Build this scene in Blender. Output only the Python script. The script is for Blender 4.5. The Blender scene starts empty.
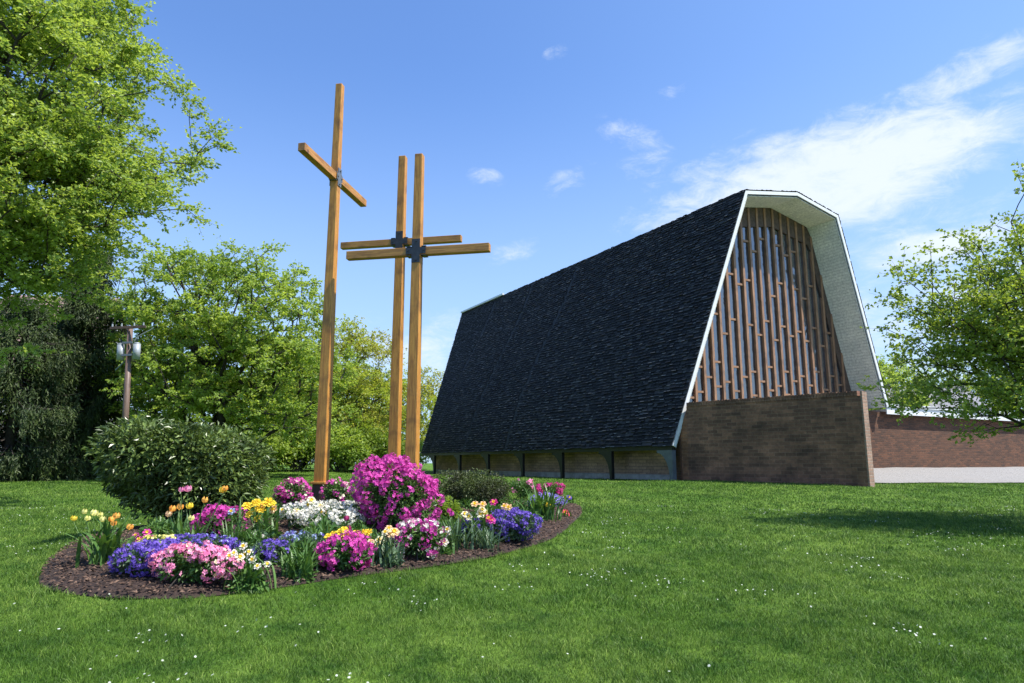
import bpy, math, random
import numpy as np
from mathutils import Vector, Matrix
R = math.radians
SC = bpy.context.scene
COL = SC.collection
rng = np.random.default_rng(7)
random.seed(7)

# ------------------------------------------------------------------ camera
PITCH = math.atan(121.5/683)
cam = bpy.data.cameras.new('camera')
cam.sensor_width = 36; cam.lens = 683/1024*36; cam.clip_end = 5000
camo = bpy.data.objects.new('camera', cam); COL.objects.link(camo)
camo.location = (0, 0, 1.5); camo.rotation_euler = (math.pi/2+PITCH, 0, 0)
SC.camera = camo
# ------------------------------------------------------------------ light
SUN_AZ, SUN_EL = R(108), R(58)       # azimuth clockwise from +Y
sl = bpy.data.lights.new('sun', 'SUN'); sl.energy = 4.3; sl.angle = R(0.53); sl.color = (1, .95, .87)
so = bpy.data.objects.new('sun', sl); COL.objects.link(so)
sd = Vector((math.sin(SUN_AZ)*math.cos(SUN_EL), math.cos(SUN_AZ)*math.cos(SUN_EL), math.sin(SUN_EL)))
so.rotation_euler = sd.to_track_quat('Z', 'Y').to_euler()
W = bpy.data.worlds.new('World'); SC.world = W; W.use_nodes = True
SC.view_settings.view_transform = 'Standard'; SC.view_settings.look = 'None'
SC.view_settings.exposure = 0.90; SC.view_settings.gamma = 1; SC.view_settings.use_curve_mapping = False

class NT:
    """small node helper"""
    def __init__(s, tree): s.t = tree; s.n = tree.nodes; s.l = tree.links
    def new(s, typ, **kw):
        x = s.n.new(typ)
        for k, v in kw.items():
            if k.startswith('i_'): x.inputs[k[2:].replace('_', ' ')].default_value = v
            else: setattr(x, k, v)
        return x
    def link(s, a, b): s.l.new(a, b)
    def m(s, op, a, b=None, c=None, clamp=False):
        x = s.n.new('ShaderNodeMath'); x.operation = op; x.use_clamp = clamp
        for i, q in enumerate((a, b, c)):
            if q is None: continue
            if isinstance(q, (int, float)): x.inputs[i].default_value = q
            else: s.l.new(q, x.inputs[i])
        return x.outputs[0]
    def mix(s, f, a, b, blend='MIX'):
        x = s.n.new('ShaderNodeMix'); x.data_type = 'RGBA'; x.blend_type = blend
        for i, q in ((0, f), (6, a), (7, b)):
            if isinstance(q, (int, float)): x.inputs[i].default_value = q
            elif isinstance(q, tuple): x.inputs[i].default_value = (*q, 1) if len(q) == 3 else q
            else: s.l.new(q, x.inputs[i])
        return x.outputs[2]
    def ramp(s, f, *stops):
        x = s.n.new('ShaderNodeValToRGB'); e = x.color_ramp.elements
        while len(e) < len(stops): e.new(.5)
        for q, (p, c) in zip(e, stops):
            q.position = p; q.color = (*c, 1) if len(c) == 3 else c
        s.l.new(f, x.inputs[0]); return x.outputs[0]
    def maprange(s, v, a, b, c=0., d=1., smooth=True):
        x = s.n.new('ShaderNodeMapRange'); x.interpolation_type = 'SMOOTHSTEP' if smooth else 'LINEAR'
        s.l.new(v, x.inputs[0])
        for i, q in enumerate((a, b, c, d)): x.inputs[i+1].default_value = q
        return x.outputs[0]

# sky with thin spring clouds, laid out by compass direction
nt = NT(W.node_tree); nt.n.clear()
sky = nt.new('ShaderNodeTexSky', sky_type='NISHITA', sun_disc=False)
sky.sun_elevation = SUN_EL; sky.sun_rotation = SUN_AZ; sky.air_density = 1.0; sky.dust_density = .4; sky.ozone_density = 3.0
tc = nt.new('ShaderNodeTexCoord'); sep = nt.new('ShaderNodeSeparateXYZ'); nt.link(tc.outputs['Generated'], sep.inputs[0])
sx, sy, sz = sep.outputs
az = nt.m('ARCTAN2', sx, sy)                   # radians east of straight ahead
el = nt.m('ARCSINE', sz)
def blob(a0, e0, ra, re, rot):
    da = nt.m('SUBTRACT', az, R(a0)); de = nt.m('SUBTRACT', el, R(e0)); c, s_ = math.cos(R(rot)), math.sin(R(rot))
    p = nt.m('ADD', nt.m('MULTIPLY', da, c), nt.m('MULTIPLY', de, s_)); q = nt.m('SUBTRACT', nt.m('MULTIPLY', de, c), nt.m('MULTIPLY', da, s_))
    d = nt.m('SQRT', nt.m('ADD', nt.m('POWER', nt.m('ABSOLUTE', nt.m('DIVIDE', p, R(ra))), 2), nt.m('POWER', nt.m('ABSOLUTE', nt.m('DIVIDE', q, R(re))), 2)))
    return nt.maprange(d, 0.1, 1.15, 1., 0.)
cmb = nt.new('ShaderNodeCombineXYZ'); nt.link(az, cmb.inputs[0]); nt.link(el, cmb.inputs[1])
def skynoise(scale, rot, sc, detail, rough, dist):
    mp = nt.new('ShaderNodeMapping'); mp.inputs['Rotation'].default_value = (0, 0, R(rot)); mp.inputs['Scale'].default_value = sc
    nt.link(cmb.outputs[0], mp.inputs[0])
    n = nt.new('ShaderNodeTexNoise'); n.inputs['Scale'].default_value = scale; n.inputs['Detail'].default_value = detail
    n.inputs['Roughness'].default_value = rough; n.inputs['Distortion'].default_value = dist
    nt.link(mp.outputs[0], n.inputs['Vector']); return n.outputs['Fac']
wisp = skynoise(5.5, -24, (1.0, 3.0, 1), 8, .62, .35)
puff = skynoise(17, -14, (1, 2.0, 1), 9, .72, .5)
tex = nt.m('ADD', nt.m('MULTIPLY', wisp, .5), nt.m('MULTIPLY', puff, .5))
mask = nt.m('MAXIMUM', blob(26.5, 21.3, 21.5, 6.0, 5), nt.m('MULTIPLY', blob(36.5, 26.6, 11, 2.4, 12), .72))
mask = nt.m('MAXIMUM', mask, nt.m('MULTIPLY', blob(33, 15.0, 12, 3.2, 6), .74))
mask = nt.m('MAXIMUM', mask, nt.m('MULTIPLY', blob(11, 26.5, 5.5, 2.6, -15), .58))
mask = nt.m('MAXIMUM', mask, nt.m('MULTIPLY', blob(4, 33, 2.5, 1.2, 10), .6))
mask = nt.m('MAXIMUM', mask, nt.m('MULTIPLY', blob(-5, 9, 22, 6, 0), .60))
for _b in ((-2.3, 23.6, 3.0, 1.5, 0), (4.6, 23.2, 4.5, 2.0, 20), (12, 24.5, 5, 2.0, 10), (14, 29.5, 3, 1.4, 0), (0, 17.5, 6, 2, 10)):
    mask = nt.m('MAXIMUM', mask, nt.m('MULTIPLY', blob(*_b), .47))
mask = nt.m('MAXIMUM', mask, nt.m('MULTIPLY', blob(34, 12, 22, 16, 0), .55))
cl = nt.m('ADD', tex, nt.m('MULTIPLY', mask, .50))
cl = nt.maprange(cl, .655, .99, 0., .86)
hz = nt.maprange(el, R(-4), R(33), .80, 0.)
tint = nt.mix(1.0, sky.outputs[0], (.82, 1.06, 1.40), 'MULTIPLY')
veil = nt.maprange(az, R(-10), R(45), .04, .20)
tint = nt.mix(veil, tint, (3.2, 4.6, 6.2))
c1 = nt.mix(hz, tint, (3.3, 4.4, 5.8))
c2 = nt.mix(cl, c1, (5.2, 5.6, 6.0))
bg = nt.new('ShaderNodeBackground'); bg.inputs['Strength'].default_value = .10
nt.link(c2, bg.inputs[0]); wo = nt.new('ShaderNodeOutputWorld'); nt.link(bg.outputs[0], wo.inputs[0])

# ------------------------------------------------------------------ helpers
def ray(px, py):
    X = (px-512)/683; U = -(py-341.5)/683
    d = np.array([X, math.cos(PITCH)-U*math.sin(PITCH), math.sin(PITCH)+U*math.cos(PITCH)]); return d/d[1]
def at(px, py, d): return ray(px, py)*d + np.array([0, 0, 1.5])
def ss(a, b, x):
    t = np.clip((x-a)/(b-a), 0, 1); return t*t*(3-2*t)
MC = np.array([-2.6, 12.2]); MA = R(28)
def height(x, y):
    x = np.asarray(x, float); y = np.asarray(y, float)
    z = .025*np.clip(y, -20, 28)
    z = z + .44*ss(28.5, 37, y)*ss(8, 14, x) + .32*ss(27, 42, y)*ss(-6, -11, x)
    z = z + .07*ss(18, 24, y)*ss(3, 8, x)
    dx, dy = x-MC[0], y-MC[1]; p = dx*math.sin(MA)+dy*math.cos(MA); q = dx*math.cos(MA)-dy*math.sin(MA)
    r2 = (p/7.2)**2+(q/4.2)**2
    z = z + .40*np.clip(1-r2, 0, 1)**1.6
    z = z + .018*np.sin(x*.9+1.3)*np.sin(y*.7)+.012*np.sin(x*2.1+y*1.4)
    return z
def ground_at(px, py):
    r = ray(px, py); lo = 3.
    for t in np.arange(3, 80, .02):
        if 1.5+r[2]*t <= float(height(r[0]*t, t)): lo = t; break
    return np.array([r[0]*lo, lo, float(height(r[0]*lo, lo))])

def tag(o, label=None, cat=None, group=None, kind=None):
    if label: o['label'] = label
    if cat: o['category'] = cat
    if group: o['group'] = group
    if kind: o['kind'] = kind
    return o
def empty(name, loc, label, cat, group=None, rz=0):
    o = bpy.data.objects.new(name, None); COL.objects.link(o); o.location = loc; o.rotation_euler = (0, 0, rz)
    o.empty_display_size = .2
    return tag(o, label, cat, group)
def link(name, me, mat, parent=None):
    o = bpy.data.objects.new(name, me); COL.objects.link(o)
    if mat is not None and not me.materials: me.materials.append(mat)
    if parent is not None: o.parent = parent
    return o
def npmesh(name, V, F, mat=None, parent=None, smooth=False, uv=False):
    """V (n,3), F list of (m,k) int arrays"""
    if not isinstance(F, (list, tuple)): F = [F]
    me = bpy.data.meshes.new(name)
    V = np.ascontiguousarray(V, dtype=np.float32)
    me.vertices.add(len(V)); me.vertices.foreach_set('co', V.ravel())
    idx = np.concatenate([f.ravel() for f in F]).astype(np.int32)
    cnt = np.concatenate([np.full(len(f), f.shape[1], np.int32) for f in F])
    st = np.concatenate([[0], np.cumsum(cnt)[:-1]]).astype(np.int32)
    me.loops.add(len(idx)); me.loops.foreach_set('vertex_index', idx)
    me.polygons.add(len(cnt)); me.polygons.foreach_set('loop_start', st); me.polygons.foreach_set('loop_total', cnt)
    me.polygons.foreach_set('use_smooth', np.full(len(cnt), smooth))
    me.update(calc_edges=True)
    if uv: metric_uv(me)
    return link(name, me, mat, parent)
def metric_uv(me):
    ul = me.uv_layers.new(name='uv')
    for p in me.polygons:
        n = p.normal
        if abs(n.z) > .9: t = Vector((1, 0, 0)); b = Vector((0, 1, 0))
        else:
            t = Vector((-n.y, n.x, 0)).normalized(); b = n.cross(t)
        for li in p.loop_indices:
            co = me.vertices[me.loops[li].vertex_index].co
            ul.data[li].uv = (co.dot(t), co.dot(b))
class MB:
    def __init__(s): s.v = []; s.f = []
    def add(s, vs, fs):
        k = len(s.v); s.v += [tuple(map(float, q)) for q in vs]; s.f += [tuple(i+k for i in q) for q in fs]; return s
    def hexa(s, p):      # 8 pts: bottom 4 ccw, top 4 ccw
        return s.add(p, [(3, 2, 1, 0), (4, 5, 6, 7), (0, 1, 5, 4), (1, 2, 6, 5), (2, 3, 7, 6), (3, 0, 4, 7)])
    def box(s, x0, x1, y0, y1, z0, z1):
        return s.hexa([(x0, y0, z0), (x1, y0, z0), (x1, y1, z0), (x0, y1, z0), (x0, y0, z1), (x1, y0, z1), (x1, y1, z1), (x0, y1, z1)])
    def beam(s, a, b, w, h, side=(0, 0, 1), w2=None, h2=None):
        a, b = Vector(a), Vector(b); d = (b-a).normalized(); r = d.cross(Vector(side)).normalized(); u = r.cross(d)
        w2 = w if w2 is None else w2; h2 = h if h2 is None else h2
        q = []
        for c, ww, hh in ((a, w, h), (b, w2, h2)):
            q += [c-r*ww/2-u*hh/2, c+r*ww/2-u*hh/2, c+r*ww/2+u*hh/2, c-r*ww/2+u*hh/2]
        return s.hexa([q[0], q[1], q[2], q[3], q[4], q[5], q[6], q[7]])
    def tube(s, a, b, r1, r2=None, n=14, cap=True):
        a, b = Vector(a), Vector(b); r2 = r1 if r2 is None else r2; d = (b-a).normalized()
        x = d.orthogonal().normalized(); y = d.cross(x); vs = []
        for c, r in ((a, r1), (b, r2)):
            vs += [c+(x*math.cos(2*math.pi*i/n)+y*math.sin(2*math.pi*i/n))*r for i in range(n)]
        fs = [(i, (i+1) % n, n+(i+1) % n, n+i) for i in range(n)]
        if cap: fs += [tuple(range(n-1, -1, -1)), tuple(range(n, 2*n))]
        return s.add(vs, fs)
    def build(s, name, mat, parent=None, bevel=0, uv=False, smooth=False):
        me = bpy.data.meshes.new(name); me.from_pydata(s.v, [], s.f)
        import bmesh
        bm = bmesh.new(); bm.from_mesh(me); bmesh.ops.recalc_face_normals(bm, faces=bm.faces); bm.to_mesh(me); bm.free()
        if smooth:
            for p in me.polygons: p.use_smooth = len(p.vertices) == 4
        if uv: metric_uv(me)
        o = link(name, me, mat, parent)
        if bevel:
            b = o.modifiers.new('bevel', 'BEVEL'); b.width = bevel; b.segments = 2; b.limit_method = 'ANGLE'
        return o

# ------------------------------------------------------------------ materials
MATS = {}
def mat(name):
    m = bpy.data.materials.new(name); m.use_nodes = True; n = NT(m.node_tree); n.n.clear()
    p = n.new('ShaderNodeBsdfPrincipled'); o = n.new('ShaderNodeOutputMaterial'); n.link(p.outputs[0], o.inputs[0])
    n.p = p; n.o = o; MATS[name] = m; m['x'] = 0; return m, n
def noise(n, scale, detail=4, rough=.55, vec=None, dist=0):
    x = n.new('ShaderNodeTexNoise'); x.inputs['Scale'].default_value = scale; x.inputs['Detail'].default_value = detail
    x.inputs['Roughness'].default_value = rough; x.inputs['Distortion'].default_value = dist
    if vec is not None: n.link(vec, x.inputs['Vector'])
    return x.outputs['Fac']
def coord(n, which='Object', scale=(1, 1, 1), rot=(0, 0, 0)):
    t = n.new('ShaderNodeTexCoord'); m = n.new('ShaderNodeMapping'); m.inputs['Scale'].default_value = scale; m.inputs['Rotation'].default_value = rot
    n.link(t.outputs[which], m.inputs[0]); return m.outputs[0]
def bump(n, h, strength=.4, dist=.02):
    b = n.new('ShaderNodeBump'); b.inputs['Strength'].default_value = strength; b.inputs['Distance'].default_value = dist
    n.link(h, b.inputs['Height']); n.link(b.outputs[0], n.p.inputs['Normal'])
def leafmat(name, c1, c2, c3=None, trans=.35, rough=.45, patch=.6, spec=.4):
    """c1..c3 the natural spread of colours from leaf to leaf, c3 in patches"""
    m, n = mat(name)
    g = n.new('ShaderNodeNewGeometry'); rpi = g.outputs['Random Per Island']
    col = n.mix(rpi, c1, c2)
    if c3:
        f = noise(n, patch, 3, .6, coord(n)); col = n.mix(n.maprange(f, .42, .66), col, c3)
    n.link(col, n.p.inputs['Base Color']); n.p.inputs['Roughness'].default_value = rough
    n.p.inputs['Specular IOR Level'].default_value = spec
    t = n.new('ShaderNodeBsdfTranslucent')
    tcol = n.mix(1., col, (1.25, 1.2, .55), 'MULTIPLY'); n.link(tcol, t.inputs[0])
    mx = n.new('ShaderNodeMixShader'); mx.inputs[0].default_value = trans
    n.link(n.p.outputs[0], mx.inputs[1]); n.link(t.outputs[0], mx.inputs[2]); n.link(mx.outputs[0], n.o.inputs[0])
    return m
def petalmat(name, c1, c2, trans=.25):
    m, n = mat(name)
    g = n.new('ShaderNodeNewGeometry'); col = n.mix(g.outputs['Random Per Island'], c1, c2)
    n.link(col, n.p.inputs['Base Color']); n.p.inputs['Roughness'].default_value = .6; n.p.inputs['Specular IOR Level'].default_value = .25
    t = n.new('ShaderNodeBsdfTranslucent'); n.link(col, t.inputs[0])
    mx = n.new('ShaderNodeMixShader'); mx.inputs[0].default_value = trans
    n.link(n.p.outputs[0], mx.inputs[1]); n.link(t.outputs[0], mx.inputs[2]); n.link(mx.outputs[0], n.o.inputs[0])
    return m
def plain(name, c, rough=.6, metal=0., var=.15, scale=6, bmp=0, spec=.5):
    m, n = mat(name)
    f = noise(n, scale, 6, .6, coord(n))
    col = n.mix(n.maprange(f, .3, .7), tuple(x*(1-var) for x in c), tuple(min(1, x*(1+var)) for x in c))
    n.link(col, n.p.inputs['Base Color']); n.p.inputs['Roughness'].default_value = rough; n.p.inputs['Metallic'].default_value = metal
    n.p.inputs['Specular IOR Level'].default_value = spec
    if bmp: bump(n, f, bmp, .02)
    return m
def brick(name, c1, c2, mortar, bw, bh, ms=.012, stain=.5, off=.5, bmpd=.01):
    m, n = mat(name)
    t = n.new('ShaderNodeTexCoord'); b = n.new('ShaderNodeTexBrick'); b.offset = off
    b.inputs['Scale'].default_value = 1; b.inputs['Brick Width'].default_value = bw; b.inputs['Row Height'].default_value = bh
    b.inputs['Mortar Size'].default_value = ms; b.inputs['Mortar Smooth'].default_value = .3
    b.inputs['Color1'].default_value = (*c1, 1); b.inputs['Color2'].default_value = (*c2, 1); b.inputs['Mortar'].default_value = (*mortar, 1)
    n.link(t.outputs['UV'], b.inputs['Vector'])
    f = noise(n, .9, 7, .65, t.outputs['UV']); f2 = noise(n, 9, 5, .7, t.outputs['UV'])
    c = n.mix(1., b.outputs['Color'], n.ramp(f, (.3, (1-stain,)*3), (.68, (1.25, 1.2, 1.15))), 'MULTIPLY')
    c = n.mix(1., c, n.ramp(f2, (.3, (.7, .7, .7)), (.7, (1.25, 1.25, 1.25))), 'MULTIPLY')
    n.link(c, n.p.inputs['Base Color']); n.p.inputs['Roughness'].default_value = .85
    h = n.m('ADD', n.m('MULTIPLY', b.outputs['Fac'], -1), n.m('MULTIPLY', f2, .5)); bump(n, h, .8, bmpd)
    return m
def woodmat(name, c1, c2, dark, axis_scale):
    m, n = mat(name)
    v = coord(n, 'Object', axis_scale)
    f = noise(n, 1., 6, .6, v, 1.2); f2 = noise(n, 2.2, 3, .5, coord(n)); kn = n.new('ShaderNodeTexVoronoi'); kn.inputs['Scale'].default_value = 2.1
    n.link(coord(n, 'Object', (1, 1, .7)), kn.inputs['Vector'])
    fg = noise(n, 4., 8, .75, v, .6); c = n.mix(n.maprange(f, .36, .64), c1, c2); c = n.mix(n.maprange(fg, .52, .72, 0, .75), c, dark)
    c = n.mix(n.maprange(f2, .50, .70, 0, .6), c, dark)
    c = n.mix(n.maprange(kn.outputs['Distance'], .05, .11, .8, 0), c, dark)
    n.link(c, n.p.inputs['Base Color']); n.p.inputs['Roughness'].default_value = .5; bump(n, f, .25, .01)
    return m

M = {}
M['shingle'], n = mat('dark_shingle')
g = n.new('ShaderNodeNewGeometry'); r_ = g.outputs['Random Per Island']; f = noise(n, 25, 4, .7, coord(n)); fb = noise(n, .35, 4, .6, coord(n))
c = n.ramp(r_, (0, (.005, .0045, .004)), (.6, (.014, .0128, .012)), (.9, (.028, .026, .025)), (1, (.055, .052, .050)))
c = n.mix(1., c, n.ramp(fb, (.3, (.8, .8, .8)), (.7, (1.25, 1.25, 1.25))), 'MULTIPLY')
n.link(c, n.p.inputs['Base Color']); n.p.inputs['Roughness'].default_value = .75; n.p.inputs['Specular IOR Level'].default_value = .2; bump(n, f, .4, .01)
M['roof_base'] = plain('roof_felt', (.02, .021, .025), .8)
M['white'] = plain('white_paint', (.66, .68, .68), .5, var=.06)
M['soffit'] = brick('white_boarding', (.70, .73, .68), (.66, .69, .64), (.48, .51, .47), .9, .16, .012, .12, .5, .012)
M['brick_dark'] = brick('dark_brown_brick', (.30, .145, .088), (.145, .072, .046), (.30, .19, .13), .42, .135, .008, .65)
M['brick_red'] = brick('red_brown_brick', (.135, .056, .026), (.060, .028, .015), (.09, .055, .034), .4, .10, .011, .3)
M['brick_red2'] = brick('warm_brown_brick', (.36, .17, .09), (.20, .095, .055), (.28, .18, .12), .42, .135, .009, .5)
M['brick_end'] = brick('end_brick', (.30, .185, .135), (.24, .15, .105), (.27, .22, .18), .25, .12, .014, .2)
M['stone_grey'] = brick('grey_tan_block', (.42, .27, .20), (.27, .17, .125), (.16, .12, .10), .5, .15, .012, .35)
M['timber'] = woodmat('mullion_wood', (.37, .205, .115), (.22, .12, .066), (.13, .08, .055), (16, 16, 1.5))
M['timber_dark'] = plain('dark_wood_panel', (.085, .055, .042), .7, var=.3)
M['cross_wood'] = woodmat('cross_wood', (.60, .28, .050), (.38, .155, .026), (.13, .05, .014), (26, 26, 1.6))
M['cross_bar'] = woodmat('cross_bar_wood', (.54, .26, .06), (.32, .135, .03), (.11, .045, .016), (1.6, 26, 26))
M['old_timber'] = woodmat('stained_post_foot', (.10, .055, .03), (.05, .03, .02), (.02, .014, .01), (20, 20, 2))
M['steel'] = plain('dark_steel_plate', (.045, .05, .06), .45, .5, .2, 12)
M['steel_light'] = plain('galvanised_plate', (.16, .18, .21), .5, .4, .15, 12)
M['bracket'] = plain('blue_black_paint', (.008, .008, .009), .5, 0, .2, 5)
M['bracket_light'] = plain('slate_blue_paint', (.10, .115, .13), .5, 0, .15, 5)
M['glass'], n = mat('window_glass')
f = noise(n, .8, 3, .5, coord(n)); n.link(n.ramp(f, (.3, (.020, .024, .03)), (.7, (.045, .05, .06))), n.p.inputs['Base Color'])
n.p.inputs['Roughness'].default_value = .07; n.p.inputs['IOR'].default_value = 2.5; fz = noise(n, 1.6, 2, .5, coord(n)); bump(n, fz, .35, .12)
M['pole'] = woodmat('pole_wood', (.20, .13, .10), (.13, .085, .065), (.06, .04, .03), (14, 14, 1))
M['can'] = plain('grey_transformer_steel', (.34, .37, .39), .4, .2, .05)
M['bark'] = plain('grey_brown_bark', (.075, .060, .048), .9, 0, .4, 14, .6)
M['bark_dark'] = plain('dark_bark', (.040, .033, .028), .9, 0, .4, 14, .6)
M['maple'] = leafmat('fresh_maple_leaf', (.30, .41, .10), (.43, .53, .16), (.22, .32, .07), .52, .4, .5)
M['lime'] = leafmat('lime_leaf', (.31, .43, .09), (.44, .54, .14), (.22, .33, .065), .52, .5, .35)
M['amber'] = leafmat('yellow_green_leaf', (.33, .45, .075), (.48, .52, .11), (.44, .42, .11), .52, .5, .3)
M['midgreen'] = leafmat('mid_green_leaf', (.16, .25, .04), (.28, .38, .065), (.13, .20, .035), .48, .5, .4)
M['sparse'] = leafmat('young_leaf', (.22, .31, .055), (.34, .43, .09), None, .45, .4)
M['needle'] = leafmat('spruce_needles', (.018, .036, .012), (.050, .080, .022), (.075, .11, .026), .15, .6, 1.2)
M['rhodo'] = leafmat('rhododendron_leaf', (.075, .125, .032), (.23, .31, .085), (.045, .075, .022), .2, .32, 2.2, .5)
M['box'] = leafmat('boxwood_leaf', (.06, .085, .028), (.13, .17, .05), (.05, .055, .025), .2, .5, 2)
M['plant'] = leafmat('bedding_leaf', (.055, .13, .030), (.12, .23, .05), None, .25, .45)
M['plantblue'] = leafmat('bluish_leaf', (.07, .13, .07), (.14, .22, .12), None, .2, .45)
M['stalk'] = leafmat('flower_stem', (.10, .20, .05), (.16, .28, .07), None, .2, .5)
# lawn
def lawnmat(name, blade):
    m, n = mat(name); v = coord(n)
    a = noise(n, .30, 6, .7, v); b = noise(n, 2.6, 6, .75, v); c_ = noise(n, 30, 4, .75, v)
    col = n.mix(n.maprange(a, .35, .65), (.084, .172, .020), (.155, .255, .040))
    col = n.mix(n.maprange(b, .38, .68), col, (.038, .100, .012))
    d_ = noise(n, .75, 5, .8, v, .6); col = n.mix(n.maprange(d_, .60, .78, 0, .4), col, (.19, .24, .075))
    if blade:
        g = n.new('ShaderNodeNewGeometry')
        col = n.mix(1., col, n.ramp(g.outputs['Random Per Island'], (0, (.55, .6, .5)), (.5, (1.15, 1.1, 1.1)), (.86, (1.5, 1.4, 1.5)), (1, (3.0, 2.1, 3.2))), 'MULTIPLY')
        t = n.new('ShaderNodeBsdfTranslucent'); n.link(col, t.inputs[0]); mx = n.new('ShaderNodeMixShader'); mx.inputs[0].default_value = .3
        n.link(n.p.outputs[0], mx.inputs[1]); n.link(t.outputs[0], mx.inputs[2]); n.link(mx.outputs[0], n.o.inputs[0])
        n.p.inputs['Roughness'].default_value = .5; n.p.inputs['Specular IOR Level'].default_value = .3
    else:
        col = n.mix(1., col, n.ramp(c_, (.3, (.55, .55, .5)), (.7, (1.3, 1.3, 1.2))), 'MULTIPLY')
        n.p.inputs['Roughness'].default_value = .9; n.p.inputs['Specular IOR Level'].default_value = .1
        bump(n, n.m('ADD', c_, n.m('MULTIPLY', b, 1.5)), .9, .05)
    n.link(col, n.p.inputs['Base Color']); return m
M['lawn'] = lawnmat('lawn_ground', False); M['blade'] = lawnmat('grass_blades', True)
M['mulch'], n = mat('bark_mulch'); v = coord(n); a = noise(n, 45, 5, .7, v); b = noise(n, 3, 4, .6, v)
c = n.ramp(a, (.3, (.014, .008, .006)), (.55, (.045, .026, .020)), (.8, (.10, .065, .05)))
n.link(n.mix(n.maprange(b, .4, .7, 0, .5), c, (.05, .028, .02)), n.p.inputs['Base Color']); n.p.inputs['Roughness'].default_value = .95; bump(n, a, 1, .03)
M['chip'], n = mat('bark_chip'); g = n.new('ShaderNodeNewGeometry')
n.link(n.ramp(g.outputs['Random Per Island'], (0, (.018, .010, .006)), (.6, (.060, .032, .020)), (1, (.17, .105, .07))), n.p.inputs['Base Color']); n.p.inputs['Roughness'].default_value = .9
M['gravel'], n = mat('pale_gravel'); v = coord(n); a = noise(n, 14, 6, .75, v); b = noise(n, .8, 4, .6, v)
c = n.ramp(a, (.3, (.16, .15, .135)), (.55, (.29, .275, .255)), (.75, (.43, .41, .385)))
n.link(n.mix(n.maprange(b, .45, .7, 0, .35), c, (.30, .27, .24)), n.p.inputs['Base Color']); n.p.inputs['Roughness'].default_value = .9; bump(n, a, 1, .03)

# ------------------------------------------------------------------ ground
def inpoly(P, x, y):
    x = np.asarray(x); y = np.asarray(y); c = np.zeros(x.shape, bool); n = len(P)
    for i in range(n):
        x1, y1 = P[i]; x2, y2 = P[(i+1) % n]
        h = ((y1 > y) != (y2 > y)) & (x < (x2-x1)*(y-y1)/(y2-y1+1e-12)+x1); c ^= h
    return c
fr = [(33, 583), (52, 592), (90, 598), (150, 600), (195, 599), (235, 594), (270, 590), (335, 580), (400, 572), (450, 564), (500, 556), (540, 545), (568, 530), (584, 514), (578, 506)]
front = [tuple(ground_at(*p)[:2]) for p in fr]
BED = np.array(front + [(1.3, 17.6), (-.6, 18.2), (-3.4, 17.6), (-5.6, 15.8), (-6.5, 13.2), (-6.3, 10.8), (-5.75, 9.0)])
# smooth closed outline
def smooth_closed(P, k=3):
    for _ in range(k):
        Q = np.empty((2*len(P), 2)); N = np.roll(P, -1, 0); Q[0::2] = .75*P+.25*N; Q[1::2] = .25*P+.75*N; P = Q
    return P
BED = smooth_closed(BED, 2)
U = np.array([math.sin(R(-29.47)), math.cos(R(-29.47))]); V2 = np.array([U[1], -U[0]])
E0 = np.array([6.72, 29.0]); GZ = .74
def B(a, u, z): p = E0+V2*a+U*u; return (p[0], p[1], z)
GRAV = np.array([(11.2, 26.7), (70, 24), (90, 60), (20, 60), (12, 34)])

def axis(segs):
    out = []
    for a, b, s in segs: out += list(np.arange(a, b, s))
    return np.array(out+[segs[-1][1]])
xs = axis([(-900, -100, 60), (-100, -30, 5), (-30, 40, .4), (40, 100, 5), (100, 900, 60)])
ys = axis([(-300, -20, 30), (-20, 2, 1), (2, 45, .35), (45, 120, 5), (120, 1500, 80)])
gx, gy = np.meshgrid(xs, ys); gz = height(gx, gy)
inb = inpoly(BED*0.96+BED.mean(0)*.04, gx, gy); gz = gz-np.where(inb, .03, 0)
nx, ny = len(xs), len(ys)
i = np.arange(nx-1)[None, :]+nx*np.arange(ny-1)[:, None]
F = np.stack([i, i+1, i+1+nx, i+nx], -1).reshape(-1, 4)
tag(npmesh('lawn', np.stack([gx, gy, gz], -1).reshape(-1, 3), F, M['lawn'], smooth=True), kind='structure')

def sheet(name, P, off, step, mt, edge=.0):
    x0, y0 = P.min(0); x1, y1 = P.max(0)
    import bmesh
    from mathutils.geometry import delaunay_2d_cdt
    q = []
    m = len(P)
    for k in range(m):
        a, b = P[k], P[(k+1) % m]; L = np.linalg.norm(b-a); c = max(1, int(L/step))
        for j in range(c): q.append(a+(b-a)*j/c)
    nb = len(q)
    X, Y = np.meshgrid(np.arange(x0, x1, step), np.arange(y0, y1, step)); X = X.ravel(); Y = Y.ravel()
    C = P.mean(0); PS = C+(P-C)*.985; k = inpoly(PS, X, Y)
    pts = [Vector(p) for p in q]+[Vector((a, b)) for a, b in zip(X[k], Y[k])]
    r = delaunay_2d_cdt(pts, [(i, (i+1) % nb) for i in range(nb)], [], 1, 1e-5)
    v = np.array([tuple(p) for p in r[0]]); f = np.array([t for t in r[2] if len(t) == 3])
    z = height(v[:, 0], v[:, 1])+off; z[:nb] -= edge
    return npmesh(name, np.column_stack([v, z]), f, mt, smooth=True)
tag(sheet('gravel_yard', GRAV, .035, .8, M['gravel']), kind='structure')
tag(sheet('mulch_bed', BED, .045, .22, M['mulch'], .04), kind='structure')

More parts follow.
